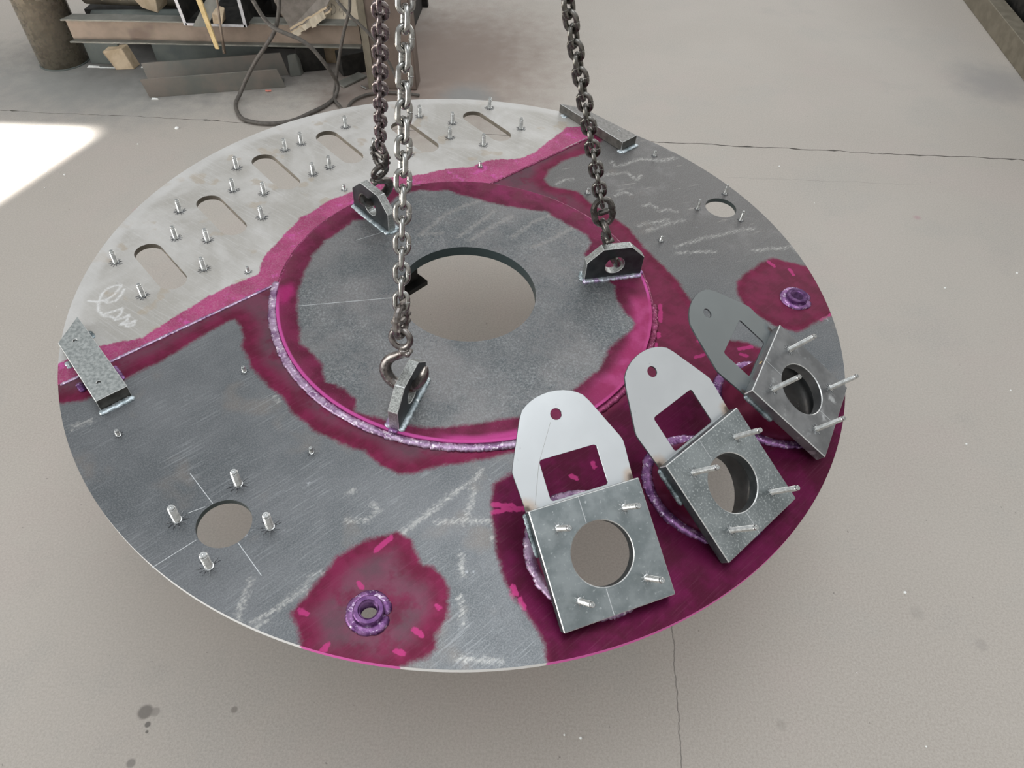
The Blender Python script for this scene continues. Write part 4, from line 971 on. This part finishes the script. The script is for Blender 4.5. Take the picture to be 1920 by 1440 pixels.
# two angle bars on the floor in front
def angle_bar(x0, y0, x1, y1, h, fl, label):
    a = Vector((x0, y0, 0)); b = Vector((x1, y1, 0)); L = (b - a).length; T = Matrix.Translation(a) @ Matrix.Rotation(math.atan2(y1 - y0, x1 - x0), 4, 'Z')
    root = empty('angle_bar', T); tag(root, label, 'angle bar')
    mb = MB(); mb.hexa([(0.012, -0.003, 0), (L, -0.003, 0), (L, 0.003, 0), (0.012, 0.003, 0)], [(0, -0.003 + fl[1], h), (L - 0.02, -0.003 + fl[1], h), (L - 0.02, 0.003 + fl[1], h), (0, 0.003 + fl[1], h)])
    mb.build('upright_leg', M['angle'], root, bevel=0.0008)
    mb = MB(); mb.box((L / 2, fl[0] / 2, 0.003), (L - 0.02, fl[0], 0.006)); mb.build('floor_leg', M['angle'], root, bevel=0.0008)
angle_bar(-1.575, 1.716, -1.022, 1.853, 0.080, (0.075, -0.003), 'front angle bar lying on the floor before the rack')
angle_bar(-1.615, 1.820, -1.040, 1.965, 0.088, (0.060, 0.022), 'rear angle bar leaning behind the front one under the I-beam')
tag(solid('steel_strip', lambda m: m.hexa([(-1.030, 1.945, 0.0), (-0.985, 1.960, 0.0), (-0.98, 1.985, 0), (-1.025, 1.975, 0)], [(-1.035, 1.975, 0.080), (-1.000, 1.985, 0.085), (-0.99, 2.0, 0.08), (-1.03, 1.995, 0.078)]), 'angle', bevel=0.002), 'short bent steel piece at the right end of the rear angle bar', 'scrap')

# wooden chock
wb = empty('wooden_chock', Matrix.Translation((-1.79, 1.985, 0.0))); tag(wb, 'small sawn wooden block on the floor beside the pipe column', 'wood block')
mb = MB(); mb.hexa([(-0.022, -0.030, 0.0), (0.052, -0.018, 0.0), (0.060, 0.03, 0.0), (-0.03, 0.03, 0.0)], [(-0.066, -0.012, 0.072), (0.018, 0.0, 0.082), (0.030, 0.040, 0.085), (-0.050, 0.035, 0.080)]); mb.build('block_body', M['wood'], wb, bevel=0.002)
mb = MB(); mb.hexa([(-0.0235, -0.030, 0.0), (-0.0225, -0.0305, 0.0), (-0.030, 0.028, 0.0), (-0.031, 0.028, 0.0)], [(-0.0675, -0.012, 0.070), (-0.0665, -0.0125, 0.071), (-0.0505, 0.033, 0.079), (-0.0515, 0.033, 0.079)]); mb.build('end_grain', M['wood_pale'], wb)
# white scraps on the floor by the chock
for x, y, sx_, sy_, r_, lab in ((-1.925, 1.975, 0.060, 0.012, 0.05, 'white sliver on the floor beside the pipe column'), (-1.86, 1.972, 0.075, 0.008, 0.0, 'thin pale strip in front of the wooden block'), (-1.70, 1.99, 0.028, 0.014, 0.3, 'white crumb right of the wooden block'), (-1.655, 2.00, 0.020, 0.012, 0.1, 'white crumb left of the rear angle bar'), (-1.535, 1.705, 0.030, 0.007, 0.1, 'pale chip in front of the front angle bar')):
    tag(solid('floor_scrap', lambda m: m.hexa([(x - sx_ / 2, y - sy_ / 2, 0), (x + sx_ / 2, y - sy_ / 3 + r_ * 0.01, 0), (x + sx_ / 2.4, y + sy_ / 2, 0), (x - sx_ / 2.2, y + sy_ / 2, 0)], [(x - sx_ / 2.3, y - sy_ / 3, 0.004), (x + sx_ / 2.3, y - sy_ / 4, 0.005), (x + sx_ / 2.6, y + sy_ / 2.4, 0.004), (x - sx_ / 2.5, y + sy_ / 2.4, 0.006)]), 'white' if sx_ != 0.075 else 'block'), lab, 'scrap')
tag(solid('cable_tie', lambda m: m.tube([(-1.095, 1.806, 0.004), (-1.083, 1.803, 0.005), (-1.072, 1.808, 0.004)], 0.0035, 6), 'red_plastic'), 'small reddish plastic piece at the foot of the front angle bar', 'scrap')

# U-channel standing with its sawn end to the front, on top of the beam
def uch(m):
    pass
chn = empty('steel_channel', Matrix.Translation((-1.255, 1.855, 0.2430))); tag(chn, 'open U-channel with sawn grey end lying on the I-beam', 'channel')
for sx_ in (-1, 1):
    mb = MB(); T = Matrix.Rotation(math.radians(6 if sx_ < 0 else 0), 3, 'Y')
    mb.box((sx_ * 0.123 + (-0.008 if sx_ < 0 else 0), 0.32, 0.075), (0.013, 0.64, 0.150), None, Matrix.Rotation(math.radians(-5 if sx_ < 0 else 0), 3, 'Y')); mb.build('channel_flange', M['black'], chn, bevel=0.001)
    mb = MB(); mb.box((sx_ * 0.123 + (-0.008 if sx_ < 0 else 0), -0.0008, 0.075), (0.0128, 0.0016, 0.149), None, Matrix.Rotation(math.radians(-5 if sx_ < 0 else 0), 3, 'Y')); mb.build('sawn_end', M['channel_cut'], chn)
mb = MB(); mb.box((0, 0.32, 0.0055), (0.250, 0.64, 0.0105)); mb.build('channel_web', M['black'], chn, bevel=0.001)
mb = MB(); mb.box((0, -0.0008, 0.0055), (0.248, 0.0016, 0.0103)); mb.build('sawn_end', M['channel_cut'], chn)
tag(solid('flat_bar', lambda m: m.hexa([(-1.345, 1.842, 0.2445), (-1.285, 1.842, 0.2445), (-1.20, 1.93, 0.37), (-1.255, 1.93, 0.37)], [(-1.345, 1.846, 0.2475), (-1.285, 1.846, 0.2475), (-1.20, 1.934, 0.373), (-1.255, 1.934, 0.373)]), 'beam_grey', bevel=0.0006), 'grey flat bar slanting inside the U-channel', 'flat bar')
tag(solid('wooden_stick', lambda m: m.hexa([(-1.259, 1.800, 0.175), (-1.243, 1.800, 0.175), (-1.243, 1.808, 0.175), (-1.259, 1.808, 0.175)], [(-1.335, 1.868, 0.55), (-1.310, 1.868, 0.55), (-1.310, 1.884, 0.55), (-1.335, 1.884, 0.55)]), 'stick', bevel=0.001), 'bright yellow wooden stick leaning on the I-beam', 'stick')
tag(solid('rusty_rod', lambda m: m.tube([(-1.236, 1.822, 0.150), (-1.224, 1.828, 0.25), (-1.205, 1.842, 0.40), (-1.196, 1.850, 0.55)], [0.007, 0.005, 0.004, 0.004], 8), 'rust_web', smooth=True), 'thin rusty rod right of the yellow stick', 'rod')
tag(solid('wood_splinter', lambda m: m.hexa([(-1.262, 1.850, 0.2550), (-1.222, 1.846, 0.2550), (-1.226, 1.90, 0.2550), (-1.25, 1.90, 0.2550)], [(-1.258, 1.855, 0.292), (-1.212, 1.852, 0.285), (-1.218, 1.90, 0.30), (-1.245, 1.90, 0.31)]), 'wood', bevel=0.002), 'broken wood lump inside the U-channel', 'wood')
# dark stock further back
tag(solid('stock_tube', lambda m: m.tube([(-2.0, 2.24, 0.215), (-1.50, 2.22, 0.215)], 0.046, 20), 'tan', smooth=True), 'dusty round tube lying behind the I-beam at the top', 'tube')
tag(solid('stock_tube', lambda m: m.tube([(-1.93, 2.13, 0.155), (-1.48, 2.115, 0.175)], 0.028, 16), 'teal', smooth=True), 'thin dark tube lying just behind the I-beam', 'tube')
tag(solid('wood_batten', lambda m: m.hexa([(-1.68, 2.10, 0.21), (-1.615, 2.10, 0.19), (-1.60, 2.2, 0.2), (-1.67, 2.2, 0.2)], [(-1.72, 2.10, 0.27), (-1.60, 2.10, 0.27), (-1.58, 2.2, 0.27), (-1.70, 2.2, 0.27)]), 'wood', bevel=0.002), 'pale wooden batten end pointing down left of the U-channel', 'wood')
rk = empty('scrap_rack', Matrix.Translation((-1.30, 2.45, 0))); tag(rk, 'black steel scrap rack in shadow behind the I-beam', 'rack')
mb = MB(); mb.box((0, 0.02, 0.075), (1.45, 0.50, 0.15)); mb.build('rack_shelf', M['black'], rk, bevel=0.002)
mb = MB(); mb.box((0, 0.30, 0.55), (1.50, 0.03, 1.10)); mb.build('back_panel', M['black'], rk, bevel=0.002)
tag(solid('dark_crate', lambda m: m.box((-1.02, 2.17, 0.32), (0.16, 0.26, 0.16), None, Matrix.Rotation(0.2, 3, 'Z')), 'black', bevel=0.002), 'black crate behind the cables above the I-beam', 'crate')
tag(solid('bark_piece', lambda m: m.hexa([(-1.01, 1.95, 0.250), (-0.99, 1.95, 0.2440), (-0.985, 1.975, 0.2440), (-1.0, 1.98, 0.25)], [(-1.025, 1.95, 0.33), (-0.995, 1.95, 0.33), (-0.99, 1.975, 0.33), (-1.01, 1.98, 0.33)]), 'rust_web', bevel=0.001), 'brown bark strip beside the cable on the I-beam', 'wood')

# broken layered board and the cream board with pencilled D4
def ragged(a, b, n, amp, seed):
    rnd = random.Random(seed); return [tuple(a[k] + (b[k] - a[k]) * i / n + (rnd.uniform(-amp, amp) if 0 < i < n else 0) for k in range(3)) for i in range(n + 1)]
bb = empty('broken_board', Matrix.Identity(4)); tag(bb, 'broken layered board with grey face and pale torn edge on the I-beam', 'board')
mb = MB()
fr = [(-0.953, 1.868, 0.236), (-0.995, 1.862, 0.345), (-0.90, 1.905, 0.420), (-0.72, 1.96, 0.430), (-0.80, 1.90, 0.312)]
bk = [(x + 0.004, y + 0.03, z + 0.006) for x, y, z in fr]
mb.hexa(fr, bk); mb.build('grey_face', M['bark'], bb, bevel=0.001)
for q, (dz, m) in enumerate(((0.000, 'wood'), (0.008, 'bark'), (0.016, 'wood'))):
    top = ragged((-0.955, 1.864, 0.240 - dz * 0.6), (-0.800 + q * 0.006, 1.895, 0.315 - dz * 0.8), 12, 0.0018, 11 + q)
    bot = [(x + 0.002, y - 0.001, z - 0.007) for x, y, z in top]
    tb = [(x, y + 0.03, z) for x, y, z in top]; bb2 = [(x, y + 0.03, z) for x, y, z in bot]
    mb = MB(); n = len(top); mb.add(top + bot + tb + bb2, [(i, n + i, n + i + 1, i + 1) for i in range(n - 1)] + [(2 * n + i, i, i + 1, 2 * n + i + 1) for i in range(n - 1)] + [(n + i, 3 * n + i, 3 * n + i + 1, n + i + 1) for i in range(n - 1)] + [(0, 2 * n, 3 * n, n), (n - 1, 2 * n - 1, 4 * n - 1, 3 * n - 1)])
    mb.build('torn_layer', M[m], bb)
top = ragged((-0.948, 1.860, 0.226), (-0.812, 1.888, 0.304), 14, 0.003, 31); bot = ragged((-0.935, 1.858, 0.207), (-0.806, 1.886, 0.276), 14, 0.006, 32)
mb = MB(); n = 15; tb = [(x, y + 0.03, z) for x, y, z in top]; b2 = [(x, y + 0.03, z) for x, y, z in bot]
mb.add(top + bot + tb + b2, [(i, n + i, n + i + 1, i + 1) for i in range(n - 1)] + [(2 * n + i, i, i + 1, 2 * n + i + 1) for i in range(n - 1)] + [(n + i, 3 * n + i, 3 * n + i + 1, n + i + 1) for i in range(n - 1)] + [(0, 2 * n, 3 * n, n), (n - 1, 2 * n - 1, 4 * n - 1, 3 * n - 1)])
mb.build('pale_torn_edge', M['board'], bb)
cbm = empty('cream_board', Matrix.Translation((-0.765, 1.925, 0.2430)) @ Matrix.Rotation(math.radians(-38), 4, 'X')); tag(cbm, 'cream board with pencilled D4 leaning on the I-beam beside the post', 'board')
mb = MB(); mb.hexa([(-0.095, 0, 0), (0.050, 0.0, 0), (0.092, 0.0, 0.01), (0.092, 0.018, 0.01), (0.05, 0.018, 0), (-0.095, 0.018, 0)], [(-0.085, 0, 0.085), (0.0, 0.0, 0.12), (0.092, 0.0, 0.135), (0.092, 0.018, 0.135), (0.0, 0.018, 0.12), (-0.085, 0.018, 0.085)]); mb.build('board_body', M['board'], cbm, bevel=0.001)
mb = MB()
def stroke(pts): mb.tube([(x, -0.0006, z) for x, z in pts], 0.0009, 5)
stroke([(-0.033, 0.072), (-0.033, 0.028)]); stroke([(-0.036, 0.071), (-0.022, 0.066), (-0.015, 0.052), (-0.019, 0.036), (-0.035, 0.028)])
stroke([(0.014, 0.074), (0.002, 0.058), (-0.002, 0.046), (0.004, 0.040), (0.016, 0.046)]); stroke([(0.017, 0.050), (0.015, 0.026)])
mb.build('pencil_mark', M['ink'], cbm)

# scrap between the beam and the post
tag(solid('steel_plate', lambda m: m.box((-0.755, 1.925, 0.006), (0.055, 0.13, 0.008), None, Matrix.Rotation(math.radians(-36), 3, 'Z')), 'beam_grey', bevel=0.001), 'small flat steel plate on the floor left of the rusty post', 'plate')
tag(solid('black_box', lambda m: m.box((-0.755, 2.03, 0.045), (0.15, 0.07, 0.09), None, Matrix.Rotation(math.radians(32), 3, 'Z')), 'black', bevel=0.003), 'black box under the right end of the I-beam', 'box')
tag(solid('wooden_board', lambda m: m.box((-0.89, 2.10, 0.075), (0.22, 0.02, 0.15)), 'wood', bevel=0.001), 'brown wooden board under the I-beam behind the cable loop', 'board')
tag(solid('bolt', lambda m: m.tube([(-0.700, 1.872, 0.006), (-0.672, 1.850, 0.006)], [0.004, 0.005], 8), 'stud'), 'short bolt on the floor at the foot of the rusty post', 'bolt')

# cables
def cable(name, pts, r, label):
    mb = MB(); mb.tube(smooth_path(pts, 7), r, 10); o = mb.build(name, M['cable'], None, True); tag(o, label, 'cable', 'cables hanging at the rack')
cable('cable', [(-1.16, 2.05, 0.62), (-1.075, 1.80, 0.45), (-1.040, 1.775, 0.375), (-1.020, 1.77, 0.33), (-1.000, 1.765, 0.30), (-0.974, 1.755, 0.283), (-0.933, 1.75, 0.268), (-0.884, 1.75, 0.248), (-0.842, 1.75, 0.216), (-0.808, 1.752, 0.166),
                 (-0.785, 1.765, 0.110), (-0.775, 1.79, 0.05), (-0.785, 1.760, 0.012), (-0.806, 1.690, 0.010), (-0.857, 1.615, 0.010), (-0.911, 1.552, 0.010), (-0.994, 1.524, 0.010), (-1.081, 1.539, 0.010), (-1.131, 1.578, 0.010),
                 (-1.175, 1.665, 0.012), (-1.170, 1.72, 0.030), (-1.135, 1.745, 0.085), (-1.085, 1.752, 0.150), (-1.035, 1.76, 0.205), (-0.990, 1.780, 0.258), (-0.965, 1.790, 0.310), (-0.942, 1.80, 0.40), (-0.93, 1.85, 0.60)], 0.0080,
      'dark rubber cable falling from the rack into a big loop on the floor')
cable('cable', [(-0.66, 1.82, 0.58), (-0.672, 1.80, 0.38), (-0.689, 1.80, 0.32), (-0.714, 1.80, 0.263), (-0.741, 1.80, 0.19), (-0.765, 1.80, 0.12), (-0.783, 1.80, 0.055), (-0.795, 1.79, 0.012), (-0.780, 1.735, 0.009), (-0.745, 1.68, 0.009), (-0.69, 1.60, 0.009), (-0.60, 1.50, 0.009)], 0.0064,
      'dark cable hanging in front of the cream board down to the floor')
cable('cable', [(-0.82, 1.90, 0.55), (-0.745, 1.825, 0.40), (-0.686, 1.80, 0.328), (-0.646, 1.80, 0.288), (-0.608, 1.80, 0.245), (-0.556, 1.80, 0.155), (-0.525, 1.79, 0.085), (-0.480, 1.76, 0.012), (-0.42, 1.71, 0.008), (-0.34, 1.62, 0.008)], 0.0062,
      'thin cable running diagonally across the rusty post')
cable('cable', [(-0.44, 1.80, 0.010), (-0.54, 1.815, 0.010), (-0.64, 1.80, 0.010), (-0.70, 1.74, 0.010), (-0.71, 1.66, 0.010), (-0.68, 1.58, 0.010)], 0.0062,
      'cable lying on the floor in front of the rusty post')

# steel floor beam and dark machine side at the upper right
fb = empty('floor_rail', Matrix.Translation((2.125, 2.6, 0))); tag(fb, 'brown steel rail on the floor at the upper right corner', 'rail')
mb = MB(); mb.box((0.055, 0.3, 0.050), (0.075, 3.4, 0.100), None, Matrix.Rotation(math.radians(-2.0), 3, 'Z')); mb.build('rail_body', M['tan'], fb, bevel=0.002)
mb = MB(); mb.box((0.22, 0.3, 0.35), (0.20, 3.4, 0.70), None, Matrix.Rotation(math.radians(-2.0), 3, 'Z')); o = mb.build('machine_housing', M['black'], None, bevel=0.004); o.location = (2.125, 2.6, 0)
tag(o, 'black machine housing beyond the brown rail at the upper right', 'machine')
# small crumbs on the concrete
rnd = random.Random(5)
mb = MB()
for k in range(70):
    x = rnd.uniform(-2.4, 2.2); y = rnd.uniform(-0.7, 1.48); r_ = rnd.uniform(0.0015, 0.004)
    mb.lathe([(r_, 0.0), (r_ * 0.9, r_ * 0.7), (0.0, r_)], 5, T=Matrix.Translation((x, y, 0)))
o = mb.build('floor_grit', M['white']); o['kind'] = 'stuff'; tag(o, 'pale grit scattered over the concrete floor', 'grit')
for x, y, r_ in ((-1.353, 1.478, 0.008),):
    mb = MB(); mb.lathe([(r_, 0), (r_ * 1.05, r_ * 0.4), (r_ * 0.5, r_ * 0.9), (0, r_)], 7); o = mb.build('floor_scrap', M['white']); o.location = (x, y, 0); tag(o, 'white pebble lying on the floor joint left of the cable loop', 'scrap')
